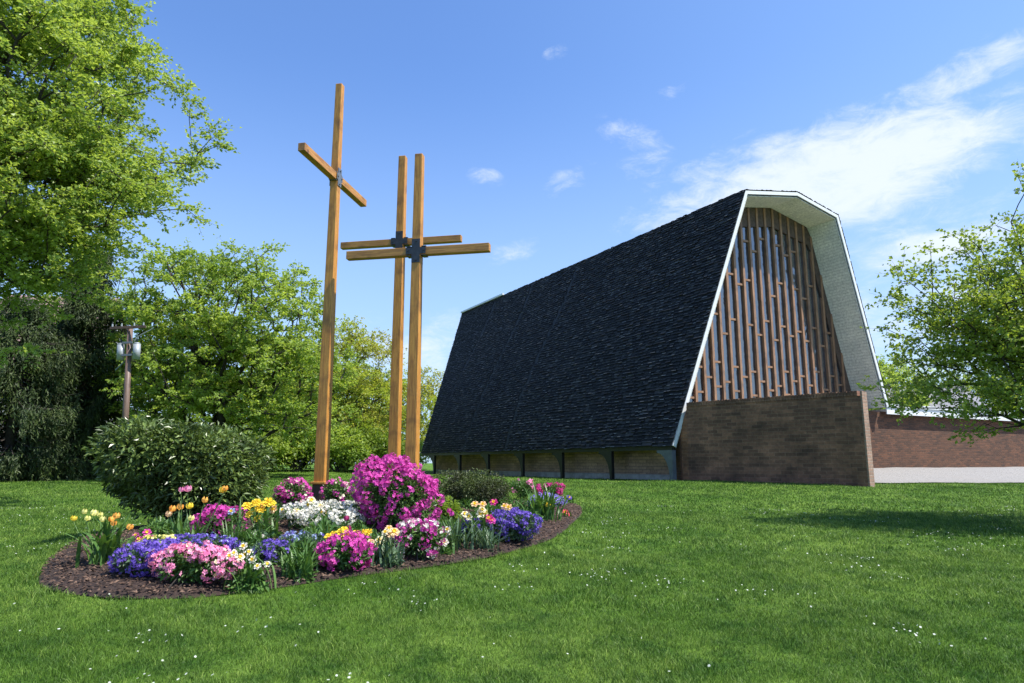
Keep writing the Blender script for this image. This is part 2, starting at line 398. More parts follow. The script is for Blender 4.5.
# loose bark chips and gravel stones
def chips(name, P, nr, size, mt, off, region=None):
    x0, y0 = P.min(0); x1, y1 = P.max(0)
    x = rng.uniform(x0, x1, nr); y = rng.uniform(y0, y1, nr); k = inpoly(P, x, y)
    if region is not None: k &= region(x, y)
    x = x[k]; y = y[k]; N = len(x); z = height(x, y)+off+rng.uniform(0, .02, N)
    a = rng.uniform(0, 6.28, N); L = size*rng.uniform(.5, 1.4, N); w = L*rng.uniform(.25, .6, N); t = rng.uniform(-.4, .4, N)
    d = np.stack([np.cos(a), np.sin(a), t], -1); s_ = np.stack([-np.sin(a), np.cos(a), rng.uniform(-.3, .3, N)], -1)
    c = np.stack([x, y, z], -1); up = np.array([0, 0, 1.])*(.25*L)[:, None]
    v = np.stack([c-d*L[:, None]/2-s_*w[:, None]/2, c+d*L[:, None]/2-s_*w[:, None]/2, c+d*L[:, None]/2+s_*w[:, None]/2, c-d*L[:, None]/2+s_*w[:, None]/2, c+up], 1)
    b = 5*np.arange(N)[:, None]
    f = np.concatenate([b+np.array([[0, 1, 4]]), b+np.array([[1, 2, 4]]), b+np.array([[2, 3, 4]]), b+np.array([[3, 0, 4]])])
    return npmesh(name, v.reshape(-1, 3), f, mt)
tag(chips('bark_chips', BED, 60000, .036, M['chip'], .045), 'loose dark brown bark chips covering the flower bed', 'mulch', kind='stuff')

# grass blades
def blades():
    Vs = []
    for d0, d1, N, w, h in ((3.2, 6.5, 150000, .0042, .05), (6.5, 10, 150000, .006, .055), (10, 16, 130000, .010, .06), (16, 29, 130000, .018, .065), (29, 46, 60000, .035, .06)):
        y = np.sqrt(rng.uniform(d0**2, d1**2, N)); N = int(N*1.4); y = np.sqrt(rng.uniform(d0**2, d1**2, N)); x = rng.uniform(-1.33, 1.33, N)*y
        # tufts: pull blades together
        k = ~inpoly(BED, x, y) & ~inpoly(GRAV, x, y)
        rel = np.stack([x, y], -1)-E0; a = rel@V2; u = rel@U; k &= ~((a > .7) & (a < 17) & (u > -.2) & (u < 30))
        x, y = x[k], y[k]; N = len(x)
        dens = np.sin(x*3.1+np.sin(y*2.3)*1.5)*np.sin(y*2.7+np.sin(x*1.9)) + .5*np.sin(x*9+y*7)
        hh = h*rng.uniform(.45, 1.15, N)*(1+.28*dens); ww = w*rng.uniform(.7, 1.3, N)
        an = rng.uniform(0, 6.28, N); ln = rng.uniform(.3, 1.15, N)*hh; la = rng.uniform(0, 6.28, N)
        z = height(x, y)-.004; o = np.stack([x, y, z], -1)
        s_ = np.stack([np.cos(an), np.sin(an), 0*an], -1)*ww[:, None]/2; lean = np.stack([np.cos(la)*ln, np.sin(la)*ln, 0*an], -1)
        up = np.stack([0*an, 0*an, hh], -1)
        Vs.append(np.stack([o-s_, o+s_, o+s_*.7+lean*.3+up*.6, o-s_*.7+lean*.3+up*.6, o+lean+up*.95], 1).reshape(-1, 3))
    v = np.concatenate(Vs); b = 5*np.arange(len(v)//5)[:, None]
    return npmesh('grass', v, [b+np.array([[0, 1, 2, 3]]), b+np.array([[3, 2, 4]])], M['blade'])
tag(blades(), 'mown green grass blades of the lawn', 'grass', kind='stuff')

# ------------------------------------------------------------------ church
M['daisy'] = petalmat('daisy_white', (.66, .69, .60), (.42, .46, .37), .1)
church = empty('church', (*E0, GZ), 'tall steep roofed church with near black shingles, white rake boards and slatted window front', 'church')
church_inv = Matrix.Translation((-E0[0], -E0[1], -GZ))
def CP(o):  # parent to the church while keeping world coordinates
    o.parent = church; o.matrix_parent_inverse = church_inv; return o
SEC = [(0, 2.24), (5.40, 14.67), (9.29, 15.36), (12.53, 14.70), (15.45, 4.50)]
def offset(P, t):
    out = []
    for i, p in enumerate(P):
        ns = []
        for j in (i-1, i):
            if 0 <= j < len(P)-1:
                d = np.array(P[j+1])-np.array(P[j]); d /= np.linalg.norm(d); ns.append(np.array([d[1], -d[0]]))
        m_ = sum(ns)/len(ns); m_ /= np.dot(m_, ns[0]); out.append(tuple(np.array(p)+m_*t))
    return out
INN = offset(SEC, .26); IN2 = offset(SEC, .275); OUT = offset(SEC, -.02)
ULEN = [27.9, 32.3, 32.6, 32.3, 29]
def strip(A, Bp, u0, u1):   # solid between two section polylines
    mb = MB(); n_ = len(A)
    for k in range(n_-1):
        ua = u1 if np.isscalar(u1) else u1[k]; ub = u1 if np.isscalar(u1) else u1[k+1]
        mb.hexa([B(A[k][0], u0, A[k][1]), B(A[k+1][0], u0, A[k+1][1]), B(A[k+1][0], ub, A[k+1][1]), B(A[k][0], ua, A[k][1]),
                 B(Bp[k][0], u0, Bp[k][1]), B(Bp[k+1][0], u0, Bp[k+1][1]), B(Bp[k+1][0], ub, Bp[k+1][1]), B(Bp[k][0], ua, Bp[k][1])])
    return mb
CP(strip(SEC, INN, .04, ULEN).build('roof', M['roof_base'], uv=True))
CP(strip(offset(SEC, .262), offset(SEC, .285), .045, 2.55).build('soffit', M['soffit'], uv=True))
CP(strip(offset(SEC, .03), offset(SEC, .20), -.02, .038).build('rake_board', M['white'], uv=True))
# shingles as real overlapping tabs on the left slope and the roof top
def shingles(k, rows_h=.175, wid=.30, u_start=-.03, lift=.036):
    a0 = np.array(SEC[k], float); a1 = np.array(SEC[k+1], float); d = a1-a0; L = np.linalg.norm(d); d /= L; nn = np.array([-d[1], d[0]])
    if nn[0] > 0 and k == 0: nn = -nn
    if k > 0 and nn[1] < 0: nn = -nn
    VV = []
    seams = [14.6, 20.4, 26.2] if k == 0 else []
    n_r = int(L/rows_h)+1
    for r_i in range(n_r):
        s0 = r_i*rows_h-.03; s1 = min(s0+rows_h*1.35, L+.02); fr_ = s0/L
        ue = ULEN[k]+(ULEN[k+1]-ULEN[k])*fr_
        u = u_start - rng.uniform(0, wid)
        while u < ue:
            w = wid*rng.uniform(.55, 1.25); ua, ub = max(u, u_start), min(u+w-.012, ue+.03)
            u += w
            if ub-ua < .05: continue
            if any(abs((ua+ub)/2-(q+.5*math.sin(s0*.4))) < .17 for q in seams): continue
            j = rng.uniform(-.03, .03); lf = lift*rng.uniform(.6, 1.7)
            l2 = lf*rng.uniform(.8, 1.2)
            for (uu, s_, off) in ((ua, s0+j, lf), (ub, s0+j, l2), (ub, s1+j, .004), (ua, s1+j, .004), (ua+.01, s0+j, lf+.004), (ub-.01, s0+j, l2+.004), (ub-.01, s0+j+.042, l2+.001), (ua+.01, s0+j+.042, lf+.001), (ua, s0+j-.001, .0), (ub, s0+j-.001, .0), (ub, s0+j-.001, l2+.001), (ua, s0+j-.001, lf+.001)):
                p = a0+d*s_+nn*off; VV.append(B(p[0], uu, p[1]))
    v = np.array(VV); b = 12*np.arange(len(v)//12)[:, None]
    F_ = np.concatenate([b+np.array([[0, 1, 2, 3]]), b+np.array([[8, 9, 10, 11]]), b+np.array([[4, 5, 6, 7]])])
    return v, F_
sv, sf = [], []
for k in range(4):
    v_, f_ = shingles(k); sf.append(f_+sum(map(len, sv))); sv.append(v_)
M['glint'], n = mat('shingle_edge_glint'); g = n.new('ShaderNodeNewGeometry')  # paler lower strips of the tabs: glints of light painted into the colour
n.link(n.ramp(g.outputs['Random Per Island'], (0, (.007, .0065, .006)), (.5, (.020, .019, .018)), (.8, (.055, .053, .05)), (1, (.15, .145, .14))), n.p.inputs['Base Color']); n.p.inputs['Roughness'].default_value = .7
sh_o = CP(npmesh('shingles', np.concatenate(sv), np.concatenate(sf), M['shingle'])); sh_o.data.materials.append(M['glint'])
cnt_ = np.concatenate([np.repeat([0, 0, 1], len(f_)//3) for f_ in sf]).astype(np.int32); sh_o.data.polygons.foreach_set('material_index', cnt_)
# white flashing along the far ridge
CP(MB().beam(B(5.33, 24.5, 14.76), B(5.33, 32.3, 14.76), .16, .14).build('ridge_flashing', M['white']))
# eave board on the long side
CP(MB().beam(B(.10, .05, 2.15), B(.10, 27.8, 2.15), .10, .22).build('eave_board', M['bracket']))
# side wall under the eave, its plinth and the curved knee braces
SW = .95
CP(MB().hexa([B(SW, .5, GZ-.5), B(SW+.35, .5, GZ-.5), B(SW+.35, 27.6, GZ-.5), B(SW, 27.6, GZ-.5), B(SW, .5, 3.6), B(SW+.35, .5, 3.6), B(SW+.35, 27.6, 3.6), B(SW, 27.6, 3.6)]).build('side_wall', M['stone_grey'], uv=True))
CP(MB().hexa([B(SW-.08, .5, GZ-.5), B(SW-.003, .5, GZ-.5), B(SW-.003, 27.6, GZ-.5), B(SW-.08, 27.6, GZ-.5), B(SW-.08, .5, GZ+.22), B(SW-.003, .5, GZ+.26), B(SW-.003, 27.6, GZ+.26), B(SW-.08, 27.6, GZ+.22)]).build('plinth', plain('pale_plinth', (.30, .29, .28), .8, var=.25, scale=3), uv=True))
def brace(u, mt, a0=.12, w=.16, foot=.17, reach=1.0):
    # eave post with a concave haunch running along the eave
    pts = [(u, 2.04), (u, GZ-.3), (u+foot, GZ-.3), (u+foot, GZ+.12)]+[(u+foot+(reach-foot)*(1-math.cos(t)), GZ+.12+(1.93-GZ-.12)*math.sin(t)) for t in np.linspace(.12, math.pi/2, 9)]+[(u+reach, 2.04)]
    mb = MB(); n_ = len(pts)
    vs = [B(a0-w/2, q, z) for q, z in pts]+[B(a0+w/2, q, z) for q, z in pts]
    mb.add(vs, [tuple(range(n_)), tuple(range(2*n_-1, n_-1, -1))]+[(i_, (i_+1) % n_, n_+(i_+1) % n_, n_+i_) for i_ in range(n_)])
    return CP(mb.build('eave_brace', mt))
o = brace(.06, M['bracket_light'], .14, .2, .2, .95); o['label'] = 'grey blue end brace beside the brick front wall'
for u in (4.2, 8.4, 12.5, 16.8, 21.0, 25.4): brace(u, M['bracket'])
# brick pier beside the front
CP(MB().hexa([B(.55, .12, GZ-.5), B(.98, .12, GZ-.5), B(.98, .48, GZ-.5), B(.55, .48, GZ-.5), B(.55, .12, 2.9), B(.98, .12, 3.75), B(.98, .48, 3.75), B(.55, .48, 2.9)]).build('brick_pier', M['brick_red'], uv=True))
CP(MB().hexa([B(1.0, .3, GZ-.5), B(2.6, .3, GZ-.5), B(2.6, .62, GZ-.5), B(1.0, .62, GZ-.5), B(1.0, .3, 3.8), B(2.6, .3, 4.02), B(2.6, .62, 4.02), B(1.0, .62, 3.8)]).build('front_return_wall', M['brick_red'], uv=True))
# window front: glass, dark header, 22 timber mullions and short staggered rails
UF = 1.6
def top_at(a):
    P = offset(SEC, .30)
    for k in range(len(P)-1):
        if P[k][0] <= a <= P[k+1][0]: t = (a-P[k][0])/(P[k+1][0]-P[k][0]); return P[k][1]+t*(P[k+1][1]-P[k][1])
    return P[-1][1]
ga = np.linspace(.9, 15.0, 50); mb = MB()
for a, b in zip(ga[:-1], ga[1:]):
    mb.hexa([B(a, UF+.19, 2.0), B(b, UF+.19, 2.0), B(b, UF+.23, 2.0), B(a, UF+.23, 2.0), B(a, UF+.19, max(2.1, top_at(a))), B(b, UF+.19, max(2.1, top_at(b))), B(b, UF+.23, max(2.1, top_at(b))), B(a, UF+.23, max(2.1, top_at(a)))])
CP(mb.build('window_glass', M['glass']))
mb = MB()
for a, b in zip(ga[:-1], ga[1:]):
    ta, tb = top_at(a), top_at(b); ha = hb = 1.05
    if a > 12.2: ha = hb = 1.6
    if ta-ha < 2.2: continue
    mb.hexa([B(a, UF+.10, ta-ha), B(b, UF+.10, tb-hb), B(b, UF+.17, tb-hb), B(a, UF+.17, ta-ha), B(a, UF+.10, ta), B(b, UF+.10, tb), B(b, UF+.17, tb), B(a, UF+.17, ta)])
CP(mb.build('header_panel', M['timber_dark']))
mul = np.arange(1.35, 15.1, .615)
for k, a in enumerate(mul):
    z1 = top_at(a)-.03
    if z1 < 4.6: continue
    o = CP(MB().hexa([B(a-.076, UF+.06, 3.3), B(a+.076, UF+.06, 3.3), B(a+.076, UF+.18, 3.3), B(a-.076, UF+.20, 3.3), B(a-.076, UF+.06, z1), B(a+.076, UF+.06, z1), B(a+.076, UF+.20, z1), B(a-.076, UF+.20, z1)]).build('mullion', M['timber'], bevel=.008))
    if k < len(mul)-1:
        for zz in [q+(k % 2)*.62+(k % 3)*.16 for q in (4.15, 5.35, 7.75, 10.1, 12.2)]:
            if zz > top_at(a+.3)-1.2 or (zz > 7 and (k*7+int(zz)) % 4 == 0): continue
            CP(MB().hexa([B(a+.078, UF+.12, zz), B(a+.537, UF+.12, zz), B(a+.537, UF+.20, zz), B(a+.078, UF+.20, zz), B(a+.078, UF+.12, zz+.10), B(a+.537, UF+.12, zz+.10), B(a+.537, UF+.20, zz+.10), B(a+.078, UF+.20, zz+.10)]).build('rail', M['timber']))
mb = MB(); mb.hexa([B(1.0, 27.0, GZ-.3), B(14.9, 27.0, GZ-.3), B(14.9, 27.3, GZ-.3), B(1.0, 27.3, GZ-.3), B(5.6, 27.0, 14.2), B(12.3, 27.0, 14.2), B(12.3, 27.3, 14.2), B(5.6, 27.3, 14.2)])
CP(mb.build('rear_wall', M['stone_grey'], uv=True))
CP(MB().hexa([B(14.75, 2.8, GZ-.3), B(15.0, 2.8, GZ-.3), B(15.0, 27.2, GZ-.3), B(14.75, 27.2, GZ-.3), B(14.75, 2.8, 4.8), B(15.0, 2.8, 4.8), B(15.0, 27.2, 4.8), B(14.75, 27.2, 4.8)]).build('far_side_wall', M['stone_grey'], uv=True))
CP(MB().hexa([B(1.3, UF+.4, GZ-.3), B(14.7, UF+.4, GZ-.3), B(14.7, UF+.7, GZ-.3), B(1.3, UF+.7, GZ-.3), B(1.3, UF+.4, 3.2), B(14.7, UF+.4, 3.2), B(14.7, UF+.7, 3.2), B(1.3, UF+.7, 3.2)]).build('sill_wall', M['brick_dark'], uv=True))

# free-standing brick wall in front of the windows
wl = np.array([7.42, 29.12]); wr = np.array([12.44, 24.22]); wd = (wr-wl)/np.linalg.norm(wr-wl); wn = np.array([-wd[1], wd[0]])
if wn[1] < 0: wn = -wn
def WP(s_, t, z): p = wl+wd*s_+wn*t; return (p[0], p[1], z)
WLn = np.linalg.norm(wr-wl)
wall = empty('brick_wall', (*((wl+wr)/2), .7), 'dark weathered brown brick screen wall standing before the slatted church window', 'wall')
winv = Matrix.Translation((-(wl+wr)[0]/2, -(wl+wr)[1]/2, -.7))
def WPar(o): o.parent = wall; o.matrix_parent_inverse = winv; return o
def wbox(s0, s1, t0, t1, z0, z1): return MB().hexa([WP(s0, t0, z0), WP(s1, t0, z0), WP(s1, t1, z0), WP(s0, t1, z0), WP(s0, t0, z1), WP(s1, t0, z1), WP(s1, t1, z1), WP(s0, t1, z1)])
WPar(wbox(0, WLn-.06, 0, .46, .2, 3.86).build('wall_face', M['brick_dark'], uv=True))
WPar(MB().hexa([WP(-.62, .06, .2), WP(-.003, .06, .2), WP(-.003, .42, .2), WP(-.62, .42, .2), WP(-.62, .06, 2.35), WP(-.003, .06, 3.80), WP(-.003, .42, 3.80), WP(-.62, .42, 2.35)]).build('sloped_wing', M['brick_red2'], uv=True))
WPar(wbox(WLn-.06, WLn, -.02, .50, .2, 4.02).build('end_face', M['brick_end'], uv=True))
mb = MB(); s0 = .02
while s0 < WLn-.22:
    q = wbox(s0, s0+.105, -.02, .48, 3.865, 4.04+rng.uniform(-.012, .012)); mb.add(q.v, q.f); s0 += .118
WPar(mb.build('soldier_course', M['brick_dark'], uv=True))

# low annex to the right
an = empty('annex_building', B(16, .6, 1.1), 'low flat roofed brown brick annex with white fascia right of the church', 'building')
aninv = Matrix.Translation(tuple(-q for q in B(16, .6, 1.1)))
def APar(o): o.parent = an; o.matrix_parent_inverse = aninv; return o
def abox(a0, a1, u0, u1, z0, z1): return MB().hexa([B(a0, u0, z0), B(a1, u0, z0), B(a1, u1, z0), B(a0, u1, z0), B(a0, u0, z1), B(a1, u0, z1), B(a1, u1, z1), B(a0, u1, z1)])
APar(abox(12.0, 50, .6, 14, .3, 4.25).build('wall', M['brick_red'], uv=True))
APar(abox(15.62, 50.3, .30, 14.3, 4.26, 4.36).build('roof', plain('pale_flat_roof', (.45, .47, .5), .7), uv=True))
APar(abox(15.62, 50.32, .24, .297, 4.10, 4.62).build('fascia', M['white'], uv=True))
APar(abox(15.62, 50.32, .17, .237, 4.50, 4.66).build('gutter', M['white'], uv=True))

# ------------------------------------------------------------------ crosses
def cross(px, d, basez, topy, bary, half, s0, s1, bar_dir, bs, plate, foot, label):
    x = ray(px, 463)[0]*d; topz = at(px, topy[1], d)[2]; barz = at(px, bary, d)[2]
    z0 = float(height(x, d))
    r = empty('wooden_cross', (x, d, z0), label, 'cross', 'three tall wooden crosses in the flower bed')
    r.rotation_euler = (0, 0, math.atan2(bar_dir[1], bar_dir[0]))
    H = topz-z0; hb = barz-z0
    o = MB().hexa([(sx_*s/2, sy_*s/2, z) for z, s in ((-.2, s0), (H, s1)) for sx_, sy_ in ((-1, -1), (1, -1), (1, 1), (-1, 1))]).build('post', M['cross_wood'], r, bevel=.012)
    sh = s0+(s1-s0)*(hb/H)
    # bar built along local x; object coordinates run along it so the grain does too
    # halved joint: bar passes in two pieces butting against the post
    for sg in (-1, 1):
        MB().box(*sorted((sg*(sh/2+.001), sg*half)), -bs/2, bs/2, hb-bs*.55, hb+bs*.55).build('crossbar', M['cross_bar'], r, bevel=.01)
    q = sh/2+.004
    m_ = M[plate]
    pl = MB(); PA, PV = (.13, .20) if foot else (.21, .25)
    for sy_ in (-1, 1):
        y0, y1 = sorted((sy_*q, sy_*(q+.012)))
        pl.box(-PA, PA, y0, y1, hb-.07, hb+.07).box(-q+.01, q-.01, y0, y1, hb+.071, hb+PV).box(-q+.01, q-.01, y0, y1, hb-PV, hb-.071)
    for sz_ in (-1, 1):
        z0_, z1_ = sorted((hb+sz_*(bs*.55+.003), hb+sz_*(bs*.55+.015)))
        for sg in (-1, 1): pl.box(*sorted((sg*(sh/2+.016), sg*PA)), -q, q, z0_, z1_)
    pl.build('joint_plate', m_, r)
    for bx, bz in ((-PA+.04, 0), (PA-.04, 0), (0, PV-.05), (0, .05-PV)):
        MB().tube((bx, -q-.014, hb+bz), (bx, -q-.034, hb+bz), .018, n=8).build('bolt', m_, r)
    if foot:
        e = s0/2+.006
        MB().box(-e-.004, e+.004, -e-.004, e+.004, -.1, .47).build('stained_foot', M['old_timber'], r, bevel=.01)
        MB().box(-e-.035, e+.035, -e-.035, e+.035, .475, .525).build('collar', M['cross_wood'], r, bevel=.01)
    return r
bd1 = np.array([math.sin(R(10.9)), math.cos(R(10.9))]); bd2 = np.array([bd1[1], -bd1[0]])
cross(322, 14.0, .6, (341, 85), 178, 1.53, .235, .148, bd1, .15, 'steel_light', True, 'tallest wooden cross with a dark stained foot and a pale joint plate, turned edge on')
cross(412, 13.5, .6, (416, 155), 252, 1.53, .235, .165, bd2, .155, 'steel', False, 'front one of the paired wooden crosses, its lower wide crossbar nearer the church')
cross(394, 15.9, .6, (400, 157), 242.5, 1.53, .245, .175, bd2, .145, 'steel', False, 'rear one of the paired wooden crosses, its post just left of the front one')

# ------------------------------------------------------------------ foliage builders
def unit(v): return v/np.maximum(np.linalg.norm(v, axis=-1, keepdims=True), 1e-9)
def leaves(c, L, W_, dirv=None, flat=.5, fold=.25, droop=0., keep=False):
    """pointed folded leaves: 6 vertices, 2 quads each"""
    N = len(c)
    nrm = unit(rng.normal(size=(N, 3))+np.array([0, 0, 1.])*flat*3)
    d = rng.normal(size=(N, 3)) if dirv is None else dirv+rng.normal(size=(N, 3))*.45
    if keep: d = unit(dirv+rng.normal(size=(N, 3))*.28)
    else:
        d = unit(d-nrm*np.sum(d*nrm, -1, keepdims=True)); d[:, 2] -= droop; d = unit(d)
    s_ = unit(np.cross(d, nrm)); nrm = np.cross(s_, d)
    Ls = (L*rng.uniform(.6, 1.3, N))[:, None]; Ws = Ls*(W_/L)/2
    b = c; tip = c+d*Ls+nrm*Ls*(-.12); mid = c+d*Ls*.5
    v = np.stack([b, mid+s_*Ws+nrm*Ws*fold*2, tip, mid-s_*Ws+nrm*Ws*fold*2], 1)
    k = 4*np.arange(N)[:, None]
    f = np.concatenate([k+np.array([[0, 1, 2]]), k+np.array([[0, 2, 3]])])
    return v.reshape(-1, 3), f
def tubes(p, q, rp, rq, n=5):
    N = len(p); d = unit(q-p); x = unit(np.cross(d, np.array([.31, .17, .93]))); y = np.cross(d, x)
    a = np.arange(n)*2*math.pi/n; ring = x[:, None]*np.cos(a)[None, :, None]+y[:, None]*np.sin(a)[None, :, None]
    v = np.concatenate([p[:, None]+ring*rp[:, None, None], q[:, None]+ring*rq[:, None, None]], 1).reshape(-1, 3)
    k = 2*n*np.arange(N)[:, None]; f = []
    for i_ in range(n): f.append(k+np.array([[i_, (i_+1) % n, n+(i_+1) % n, n+i_]]))
    return v, np.concatenate(f)
def skeleton(base, tips, trunk, step=.45, r_tip=.008, bend=.12, kcost=.35, expo=2.25):
    """grow wood towards every tip from a trunk polyline; returns parent list, positions, radii"""
    pos = [np.array(t, float) for t in trunk]; par = [-1]+list(range(len(trunk)-1)); pl = [0.]
    for i_ in range(1, len(trunk)): pl.append(pl[-1]+np.linalg.norm(pos[i_]-pos[i_-1]))
    start = max(1, len(trunk)//3)
    A = np.zeros((60000, 3)); A[:len(pos)] = pos; PLN = np.zeros(60000); PLN[:len(pl)] = pl; n_ = len(pos)
    lock = np.zeros(60000); lock[:start] = 1e3
    cen = np.array(trunk[-1]); order = np.argsort(np.linalg.norm(tips-np.array(trunk[len(trunk)//2]), axis=1))
    ends = []
    for t in tips[order]:
        dv = t-A[:n_]; dist = np.linalg.norm(dv, axis=1)
        down = np.maximum(0, A[:n_, 2]-t[2]+.0)   # prefer growing upward
        cost = dist+kcost*PLN[:n_]+.8*down+lock[:n_]
        j = int(np.argmin(cost)); D = dist[j]; m_ = max(1, int(D/step)); prev = j; p0 = A[j].copy()
        side = rng.normal(size=3)*bend*D
        for s_ in range(1, m_+1):
            f_ = s_/m_; p = p0+(t-p0)*f_+side*math.sin(math.pi*f_)*.5+np.array([0, 0, .10*D*math.sin(math.pi*f_)])+rng.normal(size=3)*.02*(s_ < m_)
            A[n_] = p; PLN[n_] = PLN[prev]+np.linalg.norm(p-A[prev]); par.append(prev); prev = n_; n_ += 1
        ends.append(prev)
    r = np.zeros(n_); acc = np.zeros(n_)
    for e in ends: acc[e] += r_tip**expo
    for i_ in range(n_-1, 0, -1): acc[i_] = max(acc[i_], r_tip**expo); acc[par[i_]] += acc[i_]
    return A[:n_], np.array(par), acc**(1/expo), np.array(ends)
def crown_tips(ells, n, clump=.5, scale=1.0, shell=.45, seed=0):
    r_ = np.random.default_rng(seed); out = []
    w = np.array([e[1][0]*e[1][1]*e[1][2] for e in ells], float); w /= w.sum()
    ph = r_.uniform(0, 6.28, 9)
    while len(out) < n:
        e = ells[r_.choice(len(ells), p=w)]; d = r_.normal(size=3); d /= np.linalg.norm(d)
        rad = shell+(1-shell)*r_.random()**.6 if r_.random() < .8 else r_.random()
        rad *= 1+.13*math.sin(5*math.atan2(d[1], d[0])+ph[0])+.12*math.sin(6*d[2]+ph[1])
        p = np.array(e[0])+d*np.array(e[1])*rad
        q = p*scale; nz = math.sin(q[0]*1.7+ph[2]+math.sin(q[2]*1.3))*math.sin(q[1]*1.6+ph[3])*1.2+math.sin(q[2]*2.3+ph[4]+q[0]*.7)
        if nz < -clump and r_.random() < .85: continue
        out.append(p)
    return np.array(out)
def tree(name, label, cat, base, ells, ntips, trunk_top, r_tip, leafL, leafW, per_tip, spread, lm, bm_='bark', seed=1, flat=.5, group=None, clump=.4, step=.45, twigs=5, lean=(0, 0), shell=.45, kcost=.35, zfl=.55, trunk_nodes=8):
    base = np.array(base, float); tips = crown_tips(ells, ntips, clump, seed=seed, shell=shell)
    tt = np.array(trunk_top, float); tr = [base+(tt-base)*t+np.array([math.sin(t*5+seed), math.cos(t*4+seed), 0])*.12*t for t in np.linspace(0, 1, trunk_nodes)]
    tr[0][2] -= .2
    root = empty(name, base, label, cat, group); inv = np.array(base)
    A, par, r, ends = skeleton(base, tips, tr, step, r_tip, kcost=kcost)
    i_ = np.arange(1, len(A)); v, f = tubes(A[par[i_]], A[i_], np.maximum(r[par[i_]]*.55+r[i_]*.45, r[i_]), r[i_], 6)
    # side twigs around each tip
    E_ = A[ends]; out = unit(E_-A[par[ends]])
    TW = np.repeat(E_, twigs, 0); td = unit(np.repeat(out, twigs, 0)*.6+rng.normal(size=TW.shape)*np.array([1, 1, zfl])); tl = spread*rng.uniform(.5, 1.25, len(TW))
    te = TW+td*tl[:, None]
    v2, f2 = tubes(TW, te, np.full(len(TW), r_tip*.6), np.full(len(TW), r_tip*.25), 3)
    npmesh('trunk', np.concatenate([v, v2])-inv, [np.concatenate([f]), f2[:, :]+len(v)], M[bm_], root, smooth=True)
    n_l = len(TW)*per_tip; idx = np.repeat(np.arange(len(TW)), per_tip); tpos = rng.uniform(.15, 1.08, n_l)
    c = TW[idx]+td[idx]*(tl[idx]*tpos)[:, None]+rng.normal(size=(n_l, 3))*spread*.11*np.array([1, 1, .7])
    lv, lf = leaves(c, leafL, leafW, td[idx], flat)
    npmesh('crown', lv-inv, lf, M[lm], root)
    return root

# ------------------------------------------------------------------ trees
def G(x, y): return float(height(x, y))
tree('maple_tree', 'big bright green leafy tree filling the upper left corner above the spruce', 'tree', (-14.2, 16.0, G(-14.2, 16)),
     [((-12.9, 15.6, 9.8), (4.2, 4.6, 5.0)), ((-13.0, 15, 7.7), (4.5, 4.0, 2.3)), ((-12.8, 16, 12), (3.0, 3.5, 4.0)), ((-10.7, 15.5, 7.6), (2.2, 2.5, 1.5))],
     1900, (-13.2, 15.8, 11.5), .0075, .098, .075, 17, .48, 'maple', 'bark_dark', 3, .55, clump=.75, twigs=6)
tree('deciduous_tree', 'round lime green tree behind the utility pole and the dark bush', 'tree', (-14.2, 33, G(-14.2, 33)),
     [((-14.3, 33, 7.6), (5.2, 4.2, 4.8)), ((-12.2, 33, 5.2), (4.2, 3.6, 3.2)), ((-16.6, 34, 6.6), (3.4, 3.4, 3.6))],
     1250, (-14.0, 33, 5.0), .013, .155, .105, 14, .60, 'lime', 'bark_dark', 5, .45, 'trees behind the lawn', clump=.55, twigs=5, shell=.66)
tree('deciduous_tree', 'amber tinted yellow green tree between the tall cross and the paired crosses', 'tree', (-10.6, 44, G(-10.6, 44)),
     [((-10.6, 44, 7.0), (3.5, 3.4, 3.7)), ((-10.2, 44, 4.8), (3.6, 3.2, 2.8))],
     650, (-10.6, 44, 6.5), .010, .155, .10, 11, .65, 'amber', 'bark', 8, .4, 'trees behind the lawn', clump=.6, twigs=5)
tree('deciduous_tree', 'small olive tree beside the far left end of the black church roof', 'tree', (-10.4, 68, G(-10.4, 68)),
     [((-9.8, 68, 6.6), (4.6, 3.4, 4.4))], 420, (-10.4, 68, 6.2), .010, .24, .15, 7, .7, 'amber', 'bark', 12, .4, 'trees behind the lawn', clump=.6)
tree('young_tree', 'thinly leaved young tree leaning in from the right edge before the annex', 'tree', (10.9, 13.2, G(10.9, 13.2)),
     [((10.7, 13.2, 3.8), (3.1, 2.6, 2.1)), ((10.9, 13.2, 5.2), (1.9, 2.0, 1.3)), ((11.0, 13.2, 6.7), (1.0, .8, .8)), ((9.5, 13.4, 4.2), (1.9, 1.6, 1.2)), ((9.9, 13, 3.0), (2.2, 2.0, 1.1))],
     860, (10.5, 13.2, 3.6), .0055, .080, .058, 10, .38, 'sparse', 'bark_dark', 21, .4, clump=.9, twigs=5, shell=.3, trunk_nodes=6, step=.3)
# wood edge further back
for k, (px, d, top, rad, lab, mt) in enumerate((
        (150, 52, 9.5, 5.0, 'mid green tree half hidden behind the round lime tree, farther left', 'midgreen'),
        (268, 50, 8.0, 4.6, 'mid green tree between the lime tree and the tall cross, far back', 'lime'),
        (20, 46, 12.0, 5.5, 'shaded tree behind the drooping spruce at the left edge', 'midgreen'),
        (330, 60, 9.5, 5.0, 'pale far tree peeping behind the tall cross post', 'lime'),
        (890, 62, 10.0, 4.2, 'far green tree showing between the church roof and the young tree', 'lime'),
        (985, 66, 9.5, 5.0, 'far green tree behind the annex roof at the right edge', 'midgreen'))):
    x = ray(px, 463)[0]*d; g0 = G(x, d)
    tree('background_tree', lab, 'tree', (x, d, g0), [((x, d, g0+top*.55), (rad, rad*.8, top*.46))], 420, (x, d, top*.6), .011, .24, .16, 7, .75, mt, 'bark', 30+k, .4, 'trees in the far wood edge', clump=.7)
